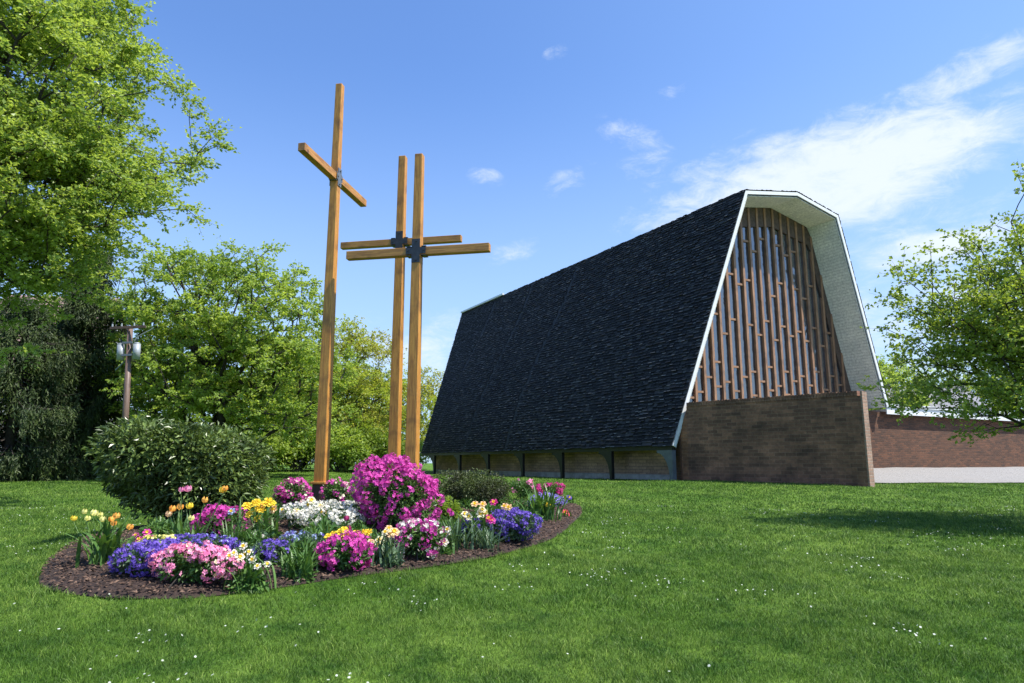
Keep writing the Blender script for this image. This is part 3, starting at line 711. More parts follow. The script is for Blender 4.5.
# understory shrubs
def shrub(name, label, cat, c, rx, ry, h, nl, L, W_, mt, seed, lumps=7, group=None, surf=.75, flat=.35, stems=14, dz=0., cover=1.):
    r_ = np.random.default_rng(seed); c = np.array(c, float)
    root = empty(name, c, label, cat, group)
    lc = []
    for i_ in range(lumps):
        a = r_.uniform(0, 6.28); q = r_.uniform(.15, .62)
        lc.append((np.array([math.cos(a)*rx*q, math.sin(a)*ry*q, h*r_.uniform(.35, .66)]), np.array([rx, ry, h*.5])*r_.uniform(.42, .62)))
    lc.append((np.array([0, 0, h*.45]), np.array([rx*.75, ry*.75, h*.46])))
    idx = r_.integers(0, len(lc), nl); C = np.array([l[0] for l in lc])[idx]; Rr = np.array([l[1] for l in lc])[idx]
    d = unit(r_.normal(size=(nl, 3))); rad = 1-(1-surf)*r_.random(nl)**.7; rad = np.where(r_.random(nl) < .18, r_.random(nl), rad)
    nz = np.sin(d[:, 0]*7+idx)*np.sin(d[:, 1]*6+idx*2)*np.sin(d[:, 2]*8+idx*.7); rad = rad*(1+.14*nz)
    p = C+d*Rr*rad[:, None]; p[:, 2] = np.where(p[:, 2] < .03, .03+r_.random(nl)*.25*h, p[:, 2])
    v, f = leaves(p, L, W_, d, flat)
    npmesh('foliage', v, f, M[mt] if isinstance(mt, str) else mt, root)
    if stems:
        t = p[r_.integers(0, nl, stems)]; s0 = r_.normal(size=(stems, 3))*np.array([.08, .08, 0]); m_ = s0*.5+t*.5+np.array([0, 0, .15*h])
        v1, f1 = tubes(s0, m_, np.full(stems, .018*h), np.full(stems, .012*h), 5); v2, f2 = tubes(m_, t, np.full(stems, .012*h), np.full(stems, .004*h), 5)
        npmesh('stems', np.concatenate([v1, v2]), np.concatenate([f1, f2+len(v1)]), M['bark_dark'], root)
    return root, lc
for k, (px, d, w, h, mt, lab) in enumerate((
        (100, 41, 2.6, 2.4, 'midgreen', 'dark green shrub between the spruce and the big bush'), (172, 40, 3.2, 3.0, 'midgreen', 'broad green shrub behind the utility pole foot'),
        (262, 39, 2.8, 2.6, 'lime', 'light green shrub just right of the big dark bush, far back'), (296, 40, 2.6, 3.4, 'midgreen', 'green shrub left of the tall cross post at the lawn edge'),
        (338, 41, 2.8, 2.9, 'lime', 'fresh green arching shrub right of the tall cross post'), (368, 42, 2.6, 3.6, 'midgreen', 'dense shrub behind the left post of the paired crosses'),
        (402, 60, 3.0, 3.4, 'lime', 'shrub against the far corner of the church'), (225, 44, 3.0, 4.0, 'midgreen', 'tall shaded shrub under the lime tree'),
        (345, 48, 4.0, 5.5, 'midgreen', 'tall thicket shrub under the amber tree'), (300, 48, 4.0, 4.8, 'lime', 'tall thicket shrub far behind the tall cross'))):
    x = ray(px, 463)[0]*d
    shrub('shrub', lab, 'shrub', (x, d, G(x, d)-.05), w, w*.8, h, 5200, .20, .12, mt, 60+k, group='shrubs along the far lawn edge')

# drooping spruce
def spruce(x, y, H, rad, label, seed=4):
    r_ = np.random.default_rng(seed); z0 = G(x, y); root = empty('spruce_tree', (x, y, z0), label, 'tree')
    MB().tube((0, 0, -.2), (0, 0, H), .30, .03, 10).build('trunk', M['bark_dark'], root, smooth=True)
    BP, BQ, BR, LP, LD = [], [], [], [], []
    z = .7
    while z < H-.3:
        t = z/H; R0 = rad*(1-t)**.62*(.75+.5*r_.random())+.25
        if t < .12: R0 *= .85
        for j in range(r_.integers(4, 7)):
            a = r_.uniform(0, 6.28); L = R0*r_.uniform(.7, 1.12); k_ = 9; pts = []
            for i_ in range(k_+1):
                q = i_/k_; pts.append(np.array([math.cos(a)*L*q, math.sin(a)*L*q, z+L*(-.55*q*.9+.34*q**2.4)]))
            for i_ in range(k_):
                BP.append(pts[i_]); BQ.append(pts[i_+1]); BR.append(.035*(1-i_/k_)+.008)
                if i_ < 2: continue
                nh = 4
                for h_ in range(nh):   # hanging curtains of twigs
                    s0 = pts[i_]+(pts[i_+1]-pts[i_])*r_.random()+np.array([-math.sin(a), math.cos(a), 0])*r_.normal()*.22
                    hl = r_.uniform(.5, 1.5)*(1-.5*t)
                    m_ = max(6, int(hl*17))
                    ts = np.linspace(0, 1, m_)
                    cen = s0+np.outer(ts, np.array([math.cos(a)*.12, math.sin(a)*.12, -hl]))+r_.normal(size=(m_, 3))*.045*(1.1-ts[:, None])
                    LP.append(cen); LD.append(unit(r_.normal(size=(m_, 3))*.5+np.array([math.cos(a)*.4, math.sin(a)*.4, -1.])))
        z += r_.uniform(.22, .36)
    v, f = tubes(np.array(BP), np.array(BQ), np.array(BR), np.array(BR)*.8, 4); npmesh('branches', v, f, M['bark_dark'], root)
    v, f = leaves(np.concatenate(LP), .20, .055, np.concatenate(LD), .0, .2, keep=True); npmesh('needles', v, f, M['needle'], root)
    return root
spruce(at(74, 463, 33)[0], 33, 11.8, 3.0, 'dark drooping spruce left of the utility pole')
spruce(at(8, 463, 30)[0], 30, 8.6, 3.4, 'wide dark conifer at the left edge under the bright tree', 9)

# ------------------------------------------------------------------ neighbouring houses
def house(x, y, w, dp, hw, hr, rz, label, wallm, roofm):
    r = empty('house', (x, y, G(x, y)), label, 'house', rz=rz)
    MB().box(-w/2, w/2, -dp/2, dp/2, -.5, hw).add([(-w/2, -dp/2, hw), (-w/2, dp/2, hw), (-w/2, 0, hr-.12), (w/2, -dp/2, hw), (w/2, dp/2, hw), (w/2, 0, hr-.12)], [(0, 1, 2), (3, 5, 4)]).build('wall', wallm, r)
    for sg in (-1, 1):
        y0 = sg*(dp/2+.5); zl = hw-.5*(hr-hw)/(dp/2)
        MB().hexa([(-w/2-.4, y0, zl), (w/2+.4, y0, zl), (w/2+.4, 0, hr), (-w/2-.4, 0, hr), (-w/2-.4, y0, zl+.2), (w/2+.4, y0, zl+.2), (w/2+.4, 0, hr+.2), (-w/2-.4, 0, hr+.2)]).build('roof', roofm, r)
    c = MB().box(w*.2, w*.2+.9, -.5, .5, hr-1, hr+1.1).build('chimney', M['brick_red'], r, uv=True)
    nw = int(w/3)
    for st in range(int(hw//2.8)):
        for i_ in range(nw):
            cx = -w/2+(i_+.5)*w/nw; z0 = .9+st*2.8
            wf = MB().box(cx-.6, cx+.6, -dp/2-.06, -dp/2-.003, z0, z0+1.4).build('window', M['white'], r)
            MB().box(cx-.5, cx+.5, -dp/2-.075, -dp/2-.063, z0+.1, z0+1.3).build('pane', M['glass'], wf)
    return r
house(at(44, 463, 58)[0], 58, 8.5, 10, 8.6, 14.6, .15, 'house with a dull brown pink roof glimpsed through the left trees', plain('cream_siding', (.55, .55, .55), .7), plain('brown_roof', (.26, .17, .15), .8))
house(at(945, 463, 58)[0], 66, 13, 9, 5.0, 7.4, -.2, 'grey roofed house glimpsed behind the annex and the young tree', plain('grey_siding', (.20, .21, .23), .7), plain('grey_roof', (.20, .20, .22), .8))

# ------------------------------------------------------------------ utility pole
pd = 27.; pp = at(124, 463, pd)
pole = empty('utility_pole', (pp[0], pd, G(pp[0], pd)), 'brown wooden utility pole with two grey transformers behind the big bush', 'pole')
pole.rotation_euler = (0, R(-2.6), 0)
zt = float(at(124, 326, pd)[2])-G(pp[0], pd)
MB().tube((0, 0, -.3), (0, 0, zt), .135, .10, 16).build('post', M['pole'], pole, smooth=True)
MB().box(-.72, .72, -.20, -.135, zt-.14, zt-.03).build('crossarm', M['timber_dark'], pole, bevel=.01)
ins = MB()
for xx in (-.62, -.25, .25, .62): ins.tube((xx, -.17, zt-.03), (xx, -.17, zt+.09), .035, .025, 8)
ins.build('insulators', M['can'], pole)
for xx, yy in ((-.30, -.05), (.33, -.05)):
    z_ = zt-1.05
    cn = MB().tube((xx, yy, z_-.34), (xx, yy, z_+.30), .14, .14, 20).tube((xx, yy, z_+.302), (xx, yy, z_+.35), .145, .09, 20).build('transformer', M['can'], pole, smooth=True)
    MB().tube((xx, yy, z_+.38), (xx, yy, z_+.52), .03, .02, 8).build('bushing', M['steel'], cn)
MB().beam((-.2, -.15, zt-.7), (.2, -.15, zt-.7), .06, .08).beam((-.2, -.15, zt-1.2), (.2, -.15, zt-1.2), .06, .08).build('mounting_bracket', M['steel_light'], pole)
la = MB(); pr = None
for i_ in range(9):
    t = i_/8; q = (.13+.75*math.sin(t*1.5), .1, zt-.62+.55*t**.5)
    if pr: la.tube(pr, q, .022, n=8)
    pr = q
la.build('lamp_arm', M['can'], pole)
MB().beam((-.12, 0, zt-1.4), (-.55, .1, zt-1.75), .04, .04).build('brace', M['steel_light'], pole)

# ------------------------------------------------------------------ flower bed
def blossoms(pts, nrm, size, petals=5, cup=.25, wide=.5):
    N = len(pts); n3 = unit(nrm+rng.normal(size=nrm.shape)*.35)
    x = unit(np.cross(n3, np.array([.2, .3, .93]))); y = np.cross(n3, x); S = size*rng.uniform(.7, 1.2, N)/2
    rot = rng.uniform(0, 6.28, N); V_ = [pts[:, None]]
    for k in range(petals):
        a = rot+k*2*math.pi/petals
        for da, rr, hh in ((-wide, .72, cup*.8), (0, 1.0, cup), (wide, .72, cup*.8)):
            V_.append((pts+(x*np.cos(a+da)[:, None]+y*np.sin(a+da)[:, None])*(S*rr)[:, None]+n3*(S*hh*rng.uniform(.4, 1.3, N))[:, None])[:, None])
    V_ = np.concatenate(V_, 1); nv = 1+3*petals; k = nv*np.arange(N)[:, None]
    f = np.concatenate([k+np.array([[0, 1+3*q, 2+3*q, 3+3*q]]) for q in range(petals)])
    return V_.reshape(-1, 3), f
PC = {
 'magenta': petalmat('magenta_petals', (.50, .030, .29), (.74, .11, .47)), 'deep': petalmat('deep_pink_petals', (.50, .02, .20), (.72, .06, .33)),
 'pink': petalmat('pink_petals', (.78, .17, .40), (.92, .42, .58)), 'violet': petalmat('violet_petals', (.11, .06, .38), (.23, .14, .60)),
 'lavender': petalmat('lavender_petals', (.28, .22, .66), (.45, .38, .80)), 'white': petalmat('white_petals', (.70, .67, .57), (.86, .83, .74)),
 'cream': petalmat('cream_petals', (.85, .78, .50), (.90, .86, .66)), 'yellow': petalmat('yellow_petals', (.86, .58, .03), (.95, .75, .08)),
 'paleyellow': petalmat('pale_yellow_petals', (.85, .78, .18), (.90, .85, .35)), 'orange': petalmat('orange_petals', (.88, .33, .05), (.93, .55, .12)),
 'peach': petalmat('peach_petals', (.90, .55, .30), (.93, .70, .42)), 'maroon': petalmat('maroon_petals', (.25, .02, .08), (.38, .03, .14)),
 'blue': petalmat('grey_blue_petals', (.28, .38, .62), (.50, .58, .75)), 'red': petalmat('red_pink_petals', (.75, .05, .12), (.85, .12, .25))}
def mpp(py_base, px): return ground_at(px, py_base)[1]/683
def mound(label, cat, px, py, w, h, col, size=.045, cover=.75, dr=.75, leafc='plant', seed=0, second=None, name='azalea_shrub', leafL=.06, group=None, lumps=6):
    """flowering mound, px/py = centre of its foot in the photo, w,h in photo pixels"""
    r_ = np.random.default_rng(seed+100); g = ground_at(px, py); s_ = g[1]/683; rx = w*s_/2*1.14; ry = rx*dr; H = h*s_*1.12
    c = np.array([g[0], g[1]+ry*.55, 0.]); c[2] = G(c[0], c[1])+.03
    # keep the top where the photo has it
    area = 2*math.pi*rx*max(H, ry)*1.1
    root, lc = shrub(name, label, cat, c, rx, ry, H, int(min(6000, area*1500+200)), leafL, leafL*.45, leafc, seed+500, lumps, group, .6, .35, 6)
    size = size*1.0; n_ = int(area*cover/(size*size*.20)); n_ = min(n_, 8000)
    TR = size*1.35; PT = 11; nt_ = max(6, n_//PT)
    idx = r_.integers(0, len(lc), nt_); wl_ = np.array([l[1][0]*l[1][1]+l[1][0]*l[1][2]*2 for l in lc]); idx = r_.choice(len(lc), nt_, p=wl_/wl_.sum()); C = np.array([l[0] for l in lc])[idx]; Rr = np.array([l[1] for l in lc])[idx]
    d = unit(r_.normal(size=(nt_, 3))+np.array([0, 0, .35])); p = C+d*Rr*r_.uniform(.92, 1.10, (nt_, 1))
    inside = np.zeros(nt_, bool)
    for l in lc: inside |= (((p-l[0])/l[1])**2).sum(1) < .80
    ph = r_.uniform(0, 6, 3); nz = np.sin(p[:, 0]/H*6+ph[0])*np.sin(p[:, 1]/H*6+ph[1])+.7*np.sin(p[:, 2]/H*9+ph[2]+p[:, 0]/H*4)
    k = ~inside & (p[:, 2] > .03) & (nz > -1.6+1.1*(1-cover)*1.9) & (p[:, 2] > H*.12*r_.random(nt_))
    p = p[k]; d = d[k]
    p = np.repeat(p, PT, 0); dd_ = unit(r_.normal(size=p.shape)+np.repeat(d, PT, 0)*.9); p = p+dd_*TR*r_.uniform(.7, 1.1, (len(p), 1)); d = dd_
    p[:, 2] = np.maximum(p[:, 2], .02)
    if second:
        k2 = r_.random(len(p)) < second[1]
        v, f = blossoms(p[k2], d[k2], size); o = npmesh('blossoms', v, f, PC[second[0]], root); o['kind'] = 'stuff'; o['label'] = second[2]
        p = p[~k2]; d = d[~k2]
    v, f = blossoms(p, d, size); o = npmesh('blossoms', v, f, PC[col], root); o['kind'] = 'stuff'
    return root
# single flower heads
def tulip_mesh():
    mb = MB()
    for k in range(6):
        a = k*math.pi/3; off = .0 if k % 2 else .004; c, s_ = math.cos(a), math.sin(a)
        def q(r, t, z): return (c*r-s_*t, s_*r+c*t, z)
        P_ = [q(.003, 0, 0), q(.030+off, -.017, .018), q(.030+off, .017, .018), q(.035+off, -.019, .042), q(.035+off, .019, .042), q(.031+off, -.010, .064), q(.031+off, .010, .064), q(.026+off, 0, .076)]
        mb.add(P_, [(0, 1, 2), (1, 3, 4, 2), (3, 5, 6, 4), (5, 7, 6)])
    me = bpy.data.meshes.new('tulip'); me.from_pydata(mb.v, [], mb.f); me.update(); return me
def open_mesh():
    v, f = [], []
    for ring, (r, z, off) in enumerate(((.042, .004, 0), (.036, .010, .5))):
        for k in range(6 if ring == 0 else 5):
            a = (k+off)*2*math.pi/(6 if ring == 0 else 5); i0 = len(v)
            for da, rr, zz in ((0, .004, 0), (-.42, r*.6, .008), (-.34, r*.95, .012), (0, r*1.08, .006), (.34, r*.95, .012), (.42, r*.6, .008)):
                v.append((math.cos(a+da)*rr, math.sin(a+da)*rr, z+zz))
            f.append((i0, i0+1, i0+2, i0+3)); f.append((i0, i0+3, i0+4, i0+5))
    me = bpy.data.meshes.new('open_flower'); me.from_pydata(v, [], f); me.update(); return me
def cup_mesh():
    mb = MB().tube((0, 0, .010), (0, 0, .030), .010, .016, 8, cap=False).tube((0, 0, .012), (0, 0, .016), .010, .010, 8)
    me = bpy.data.meshes.new('flower_centre'); me.from_pydata(mb.v, [], mb.f); me.update(); return me
HEADS = {}
def head(kind, col, p, scale, parent, tilt=None):
    key = (kind, col)
    if key not in HEADS:
        me = tulip_mesh() if kind == 'tulip' else open_mesh(); me.materials.append(PC[col]); HEADS[key] = me
        if kind != 'tulip' and 'cup' not in HEADS:
            HEADS['cup'] = cup_mesh(); HEADS['cup'].materials.append(PC['yellow'])
    o = bpy.data.objects.new('flower_head', HEADS[key]); COL.objects.link(o); o.parent = parent; o.location = p; o.scale = (scale,)*3
    if kind == 'tulip': o.rotation_euler = (random.uniform(-.25, .25), random.uniform(-.25, .25), random.uniform(0, 6))
    else:
        d = Vector((random.uniform(-.5, .6), -1, random.uniform(.5, 1.3))).normalized(); o.rotation_euler = d.to_track_quat('Z', 'Y').to_euler()
        c = bpy.data.objects.new('flower_centre', HEADS['cup']); COL.objects.link(c); c.parent = o
    o['label'] = {'yellow': 'yellow flower', 'white': 'white flower', 'cream': 'cream flower', 'orange': 'orange flower', 'peach': 'peach flower', 'pink': 'pink flower', 'deep': 'deep pink flower',
                  'magenta': 'magenta flower', 'paleyellow': 'pale yellow flower', 'maroon': 'maroon flower', 'red': 'red flower', 'violet': 'violet flower', 'blue': 'pale blue flower'}[col]
    return o
def straps(root, n_, spread, L, W_, mt, seed, upright=1.0):
    r_ = np.random.default_rng(seed); V_, F_ = [], []
    for i_ in range(n_):
        a = r_.uniform(0, 6.28); b0 = np.array([r_.normal()*spread*.35, r_.normal()*spread*.3, 0]); l = L*r_.uniform(.6, 1.15); out = np.array([math.cos(a), math.sin(a), 0]); sd_ = np.array([-math.sin(a), math.cos(a), 0])
        bend = r_.uniform(.25, 1.0)/upright; k0 = len(V_)
        for j in range(6):
            t = j/5; p = b0+out*l*(.12*t+.75*bend*t*t*.8)+np.array([0, 0, l*(t*1.05-.55*bend*t*t)]); w = W_*(.55+1.2*t-1.75*t*t*.98)*r_.uniform(.9, 1.1)
            w = max(w, .002); V_ += [p-sd_*w/2+np.array([0, 0, w*.25]), p-out*w*.15, p+sd_*w/2+np.array([0, 0, w*.25])]
        for j in range(5):
            q = k0+3*j; F_ += [(q, q+1, q+4, q+3), (q+1, q+2, q+5, q+4)]
    return npmesh('leaves', np.array(V_), np.array(F_), M[mt], root, smooth=True)
def clump(label, cat, px, py, heads, leafpx, kind='open', leafm='plant', nleaf=26, name='tulip_clump', hs=1.3, seed=0, extra=0, leafW=.035, fill=0):
    """heads: (px, py, colour); each stands on its own stem above the clump's foot"""
    g = ground_at(px, py); s_ = g[1]/683
    root = empty(name, g, label, cat)
    straps(root, int(nleaf*1.5), leafpx*s_*.62, leafpx*s_*1.15, leafW*1.15, leafm, seed)
    if fill:
        r_ = np.random.default_rng(seed+9); rx = leafpx*s_*.5; d = unit(r_.normal(size=(fill, 3))); p = d*np.array([rx, rx*.7, rx*.7])*r_.random((fill, 1))**.4; p[:, 2] = np.abs(p[:, 2])
        v, f = leaves(p, .07, .035, d, .3); npmesh('foliage', v, f, M[leafm], root)
    SP, SQ = [], []
    for (hx, hy, hc) in heads:
        dd = g[1]+random.uniform(-.14, .14); w_ = at(hx, hy, dd); p = w_-g
        foot = np.array([p[0]*.35, p[1]*.5, -.01]); mid = foot*.4+p*.6+np.array([0, 0, .02])
        SP += [foot, mid]; SQ += [mid, p]
        head(kind, hc, p, hs*(.7 if kind == 'tulip' else .95)*random.uniform(.85, 1.2), root)
    if SP:
        v, f = tubes(np.array(SP), np.array(SQ), np.full(len(SP), .0045), np.full(len(SP), .0035), 4); npmesh('stems', v, f, M['stalk'], root)
    return root
# shrubs in the bed
gp = np.array([-5.36, 11.2, G(-5.36, 11.2)])
shrub('rhododendron_bush', 'large glossy dark green bush at the left back of the flower bed', 'bush', gp, 1.22, 1.05, 1.86, 36000, .108, .042, 'rhodo', 12, 15, surf=.66, flat=.45, stems=30)
gb = ground_at(478, 513); gb[1] += .6
shrub('boxwood_bush', 'low clipped olive green bush right of the big magenta azalea', 'bush', (gb[0], gb[1], G(gb[0], gb[1])), .84, .6, .84, 19000, .045, .02, 'box', 15, 10, surf=.8, flat=.3, stems=14)
ga_ = ground_at(440, 525); shrub('green_plant', 'small dark leafy plant between the magenta azalea and the clipped bush', 'plant', ga_, .30, .3, .42, 1800, .07, .04, 'midgreen', 16)
mound('large magenta azalea in full bloom before the paired crosses', 'azalea', 392, 538, 65, 68, 'magenta', .060, 1.45, .8, 'plant', 31, lumps=16)
mound('rounded magenta azalea before the white flower carpet at the front edge', 'azalea', 341, 576, 53, 29, 'magenta', .055, .95, .8, seed=2)
mound('low pale pink azalea at the front left of the bed', 'azalea', 184, 592, 80, 33, 'pink', .050, 1.0, .55, seed=3, second=('cream', .10, 'cream blossoms'))
mound('deep magenta azalea below the big dark bush', 'azalea', 216, 541, 44, 25, 'magenta', .052, .9, .8, seed=4)
mound('magenta azalea just left of the tall cross foot', 'azalea', 291, 513, 30, 27, 'magenta', .055, .85, .8, seed=5, second=('cream', .12, 'cream blossoms'))
mound('small magenta and cream shrub right of the tall cross foot', 'azalea', 336, 512, 26, 25, 'magenta', .055, .4, .8, seed=6, second=('cream', .3, 'cream blossoms'))
mound('pink magenta and white flower cluster left of the white blooms, front edge', 'azalea', 414, 565, 44, 33, 'magenta', .056, .9, .7, seed=7, second=('white', .35, 'white blossoms'))
mound('crimson pink mound at the right end of the bed', 'azalea', 549, 500, 28, 13, 'deep', .06, .9, .8, seed=8)
mound('small pink budded shrub behind the crimson mound', 'azalea', 523, 501, 24, 19, 'pink', .06, .25, .8, seed=9)
mound('white flower carpet in the middle of the bed', 'candytuft', 322, 534, 84, 20, 'white', .042, .97, 1.6, seed=10, name='candytuft_carpet', lumps=9)
mound('violet flower carpet at the left front of the bed', 'phlox', 138, 583, 70, 28, 'violet', .034, 1.05, .8, 'plantblue', 11, name='phlox_carpet', lumps=8)
mound('violet flower carpet above the pale pink azalea', 'phlox', 196, 566, 60, 20, 'violet', .034, .75, .8, 'plantblue', 12, second=('blue', .15, 'pale blue blossoms'), name='phlox_carpet')
mound('violet flower patch right of the white daffodils', 'phlox', 266, 569, 38, 19, 'violet', .036, .75, .8, 'plantblue', 13, name='phlox_carpet')
mound('hazy grey blue flower tuft in the middle front', 'lavender', 302, 560, 42, 20, 'blue', .032, .45, .8, 'plantblue', 14, second=('violet', .3, 'violet blossoms'), name='lavender_tuft')
mound('pale yellow flower carpet at the left under the bush', 'alyssum', 153, 557, 38, 12, 'paleyellow', .036, .95, .8, seed=15, name='alyssum_carpet')
mound('bright violet cascade at the right front of the bed', 'lobelia', 510, 547, 54, 29, 'violet', .034, .88, .7, 'plantblue', 16, name='lobelia_mound', lumps=8)
mound('lavender flower cushion under the crimson mound, right end', 'phlox', 546, 509, 36, 12, 'lavender', .04, .92, .8, 'plantblue', 17, name='phlox_carpet')
mound('violet patch left of the bright violet cascade', 'phlox', 474, 546, 26, 20, 'violet', .036, .45, .8, 'plantblue', 18, name='phlox_carpet')
mound('small violet patch behind the yellow blooms and the tall cross', 'phlox', 300, 523, 22, 12, 'violet', .04, .6, .8, 'plantblue', 19, name='phlox_carpet')
mound('short silvery green plant with tiny white blooms left of the blue tuft', 'plant', 256, 549, 20, 13, 'white', .03, .4, .8, 'plantblue', 20, name='candytuft_carpet')
Y, O_, Wt, Cm, Pk, Pe = 'yellow', 'orange', 'white', 'cream', 'pink', 'peach'
clump('yellow and orange tulips at the far left end of the bed', 'tulips', 105, 566, [(73, 521, Y), (84, 514, 'paleyellow'), (87, 521, 'paleyellow'), (93, 516, 'paleyellow'), (100, 517, 'paleyellow'), (102, 522, 'paleyellow'), (112, 522, O_), (116, 519, O_), (113, 526, O_), (129, 530, O_)], 44, 'tulip', nleaf=44, seed=1, hs=1.25, leafW=.05)
clump('small magenta flowers right of the far left tulips', 'flowers', 144, 553, [(136, 536, 'magenta'), (140, 540, 'magenta'), (147, 533, 'magenta'), (151, 539, 'magenta')], 16, 'open', nleaf=14, name='flower_clump', seed=2, hs=1.2)
clump('salmon and yellow tulips in front of the big dark bush', 'tulips', 186, 549, [(172, 512, O_), (179, 510, O_), (190, 509, Y), (181, 492, Pk), (188, 492, Pk), (204, 503, O_), (223, 493, Y), (225, 491, O_), (191, 521, 'paleyellow'), (168, 517, Pe)], 34, 'tulip', nleaf=30, seed=3, hs=1.35)
clump('dense yellow pansies left of the tall cross', 'pansies', 262, 541, [(247, 507, Y), (250, 515, Y), (254, 504, Y), (258, 509, Y), (258, 519, Y), (265, 505, O_), (272, 504, Y), (274, 510, Pe), (257, 503, Y), (268, 503, Y), (262, 511, Y)], 36, 'open', nleaf=26, name='pansy_clump', seed=4, hs=1.5, fill=700)
clump('white daffodils at the front edge right of the pale pink azalea', 'daffodils', 247, 590, [(244, 547, Wt), (230, 557, Wt), (236, 563, Wt), (245, 556, Wt), (253, 560, Wt), (258, 567, Wt), (267, 565, Wt), (228, 562, Wt), (234, 554, Wt), (249, 553, Wt), (240, 558, Cm)], 40, 'open', nleaf=40, name='daffodil_clump', seed=5, hs=1.05, leafW=.03, fill=500)
clump('white and pale flowers beside the tall cross foot', 'flowers', 300, 530, [(283, 511, Wt), (311, 501, Cm), (308, 506, Wt), (320, 507, Cm), (296, 513, 'paleyellow'), (324, 513, Pe), (311, 519, 'maroon'), (304, 525, 'maroon'), (310, 523, 'maroon')], 26, 'open', nleaf=26, name='flower_clump', seed=6, hs=1.4)
clump('leafy green tulip foliage in front of the white carpet', 'plant', 318, 552, [(347, 521, 'maroon'), (349, 531, 'maroon')], 30, 'tulip', nleaf=36, name='leaf_tuft', seed=7)
clump('golden yellow pansies above the rounded magenta azalea', 'pansies', 352, 566, [(331, 542, Y), (333, 535, Y), (329, 538, Y), (341, 533, Y), (346, 537, Y), (344, 531, Y), (353, 539, Y), (356, 535, Y), (355, 541, Y), (360, 536, Y), (364, 533, Y), (369, 533, Y), (361, 541, Y)], 38, 'open', nleaf=26, name='pansy_clump', seed=8, hs=1.35, fill=700)
clump('peach and cream pansies beside the big azalea foot', 'pansies', 384, 567, [(371, 543, Pe), (370, 546, Cm), (380, 541, Cm), (379, 545, Cm), (389, 529, Pe), (391, 535, Pe), (394, 533, Pe), (386, 533, Cm)], 32, 'open', leafm='plantblue', nleaf=36, name='pansy_clump', seed=9, hs=1.35, fill=500)
clump('white flowers at the front edge left of the iris leaves', 'flowers', 438, 556, [(427, 533, Wt), (432, 529, Wt), (434, 535, Wt), (441, 532, Wt), (446, 535, Wt), (444, 543, Wt), (430, 537, Wt), (448, 530, Wt)], 28, 'open', nleaf=34, name='flower_clump', seed=10, hs=1.35, fill=400)
clump('green strap leaved tuft at the front between daffodils and magenta azalea', 'plant', 298, 580, [], 32, nleaf=60, name='leaf_tuft', seed=11, leafW=.026, fill=250)
clump('grassy green tuft right of the deep magenta azalea', 'plant', 232, 553, [(232, 512, 'blue')], 32, nleaf=60, name='leaf_tuft', seed=12, leafW=.018)
clump('upright iris like leaves at the right front', 'plant', 458, 553, [(449, 513, 'deep'), (452, 516, 'magenta')], 34, 'tulip', 'plantblue', 30, 'leaf_tuft', seed=13)
clump('cream and pink flowers before the clipped bush', 'flowers', 480, 545, [(468, 517, Cm), (465, 515, Cm), (482, 511, Cm), (480, 515, Cm), (485, 514, 'paleyellow'), (489, 519, 'deep'), (491, 521, 'magenta'), (483, 505, Pe), (475, 505, Pe), (499, 532, Pe), (505, 507, Pe), (494, 503, 'deep'), (509, 508, Pe)], 34, 'open', nleaf=36, name='flower_clump', seed=14, hs=1.45, fill=300)
clump('feathery green tuft at the front below the cream flowers', 'plant', 487, 552, [], 26, nleaf=60, name='leaf_tuft', seed=15, leafW=.016, leafm='plantblue')
clump('bright green broad leaved clump at the right end of the bed', 'plant', 543, 522, [(548, 505, Y), (531, 507, 'paleyellow')], 34, 'open', nleaf=60, name='leaf_tuft', seed=16, leafW=.05, hs=1.4)
clump('single red flower at the right tip of the bed', 'flower', 566, 519, [(565, 513, 'red'), (567, 515, 'red')], 10, 'open', nleaf=8, name='flower_clump', seed=17, hs=1.5)
clump('single blue flower behind the lavender cushion', 'flower', 569, 505, [(569, 498, 'violet')], 12, 'open', nleaf=8, name='flower_clump', seed=18, hs=1.6)
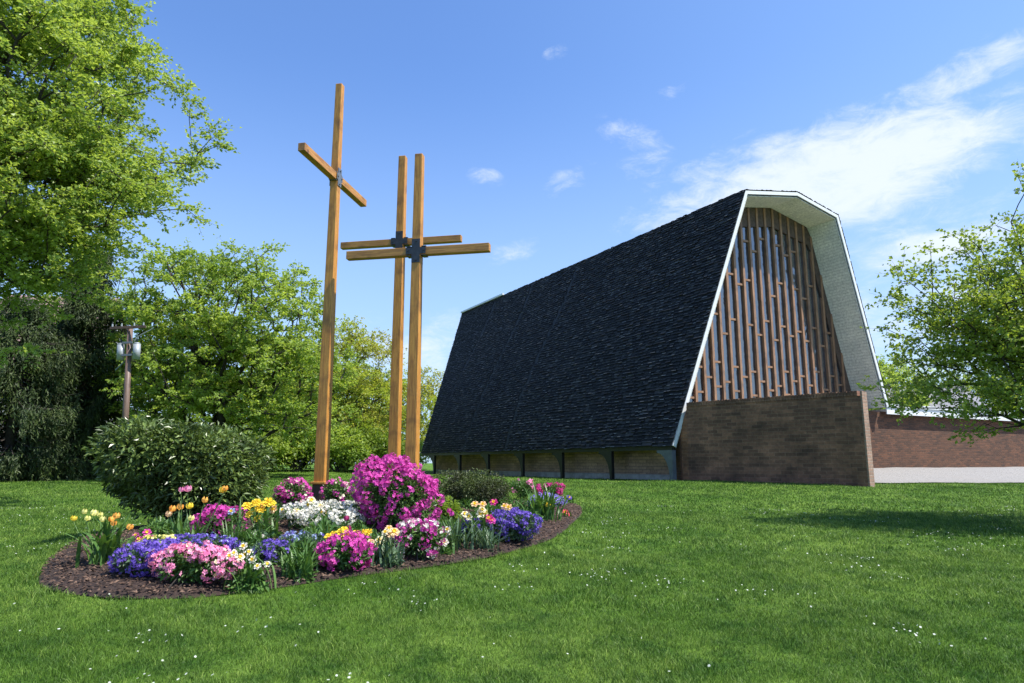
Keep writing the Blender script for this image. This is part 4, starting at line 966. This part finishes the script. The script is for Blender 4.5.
clump('dark pink flowers between the azalea and the clipped bush', 'flowers', 441, 519, [(437, 504, 'deep'), (442, 506, 'deep'), (434, 506, 'magenta'), (445, 503, 'deep')], 18, 'open', nleaf=20, name='flower_clump', seed=19, hs=1.5)

# green filler between the flowering clumps
fr_ = np.random.default_rng(77); src = None; nf = 0
while nf < 80:
    q = BED.mean(0)+fr_.normal(size=2)*np.array([2.2, 3.4])
    inner = BED.mean(0)+(q-BED.mean(0))*1.22
    if not inpoly(BED, np.array([inner[0]]), np.array([inner[1]]))[0] or abs(q[0]+3.83)+abs(q[1]-14) < .5: continue
    loc = (q[0], q[1], G(q[0], q[1])+.03)
    if src is None:
        src = empty('leafy_seedling', loc, 'small green leafy plant without flowers between the blooming clumps', 'plant', 'green leafy plants filling the bed')
        straps(src, 26, .16, .24, .028, 'plant', 5); d_ = unit(fr_.normal(size=(520, 3))); p_ = d_*np.array([.24, .22, .18])*fr_.random((520, 1))**.4; p_[:, 2] = np.abs(p_[:, 2])
        v, f = leaves(p_, .07, .035, d_, .3); npmesh('foliage', v, f, M['plant'], src)
        cur = src
    else:
        cur = src.copy(); COL.objects.link(cur)
        for ch in src.children:
            c = ch.copy(); COL.objects.link(c); c.parent = cur
    cur.location = loc; cur.rotation_euler = (0, 0, fr_.uniform(0, 6.28)); cur.scale = (fr_.uniform(.7, 1.25),)*3; nf += 1

# daisies scattered in the lawn
Nn = 520; yy = np.sqrt(rng.uniform(4.3**2, 17**2, Nn)); xx = rng.uniform(-.85, .85, Nn)*yy
cx = np.concatenate([xx]+[x_+rng.normal(size=9)*.17 for x_ in xx[:100]]); cy = np.concatenate([yy]+[y_+rng.normal(size=9)*.17 for y_ in yy[:100]])
k = ~inpoly(BED, cx, cy); cx, cy = cx[k], cy[k]
pts = np.stack([cx, cy, height(cx, cy)+.052], -1); v, f = blossoms(pts, np.tile([0, -.3, 1.], (len(pts), 1)), .020, 7, .05, .4)
tag(npmesh('daisies', v, f, M['daisy']), 'tiny white daisies scattered through the mown lawn', 'daisies', kind='stuff')
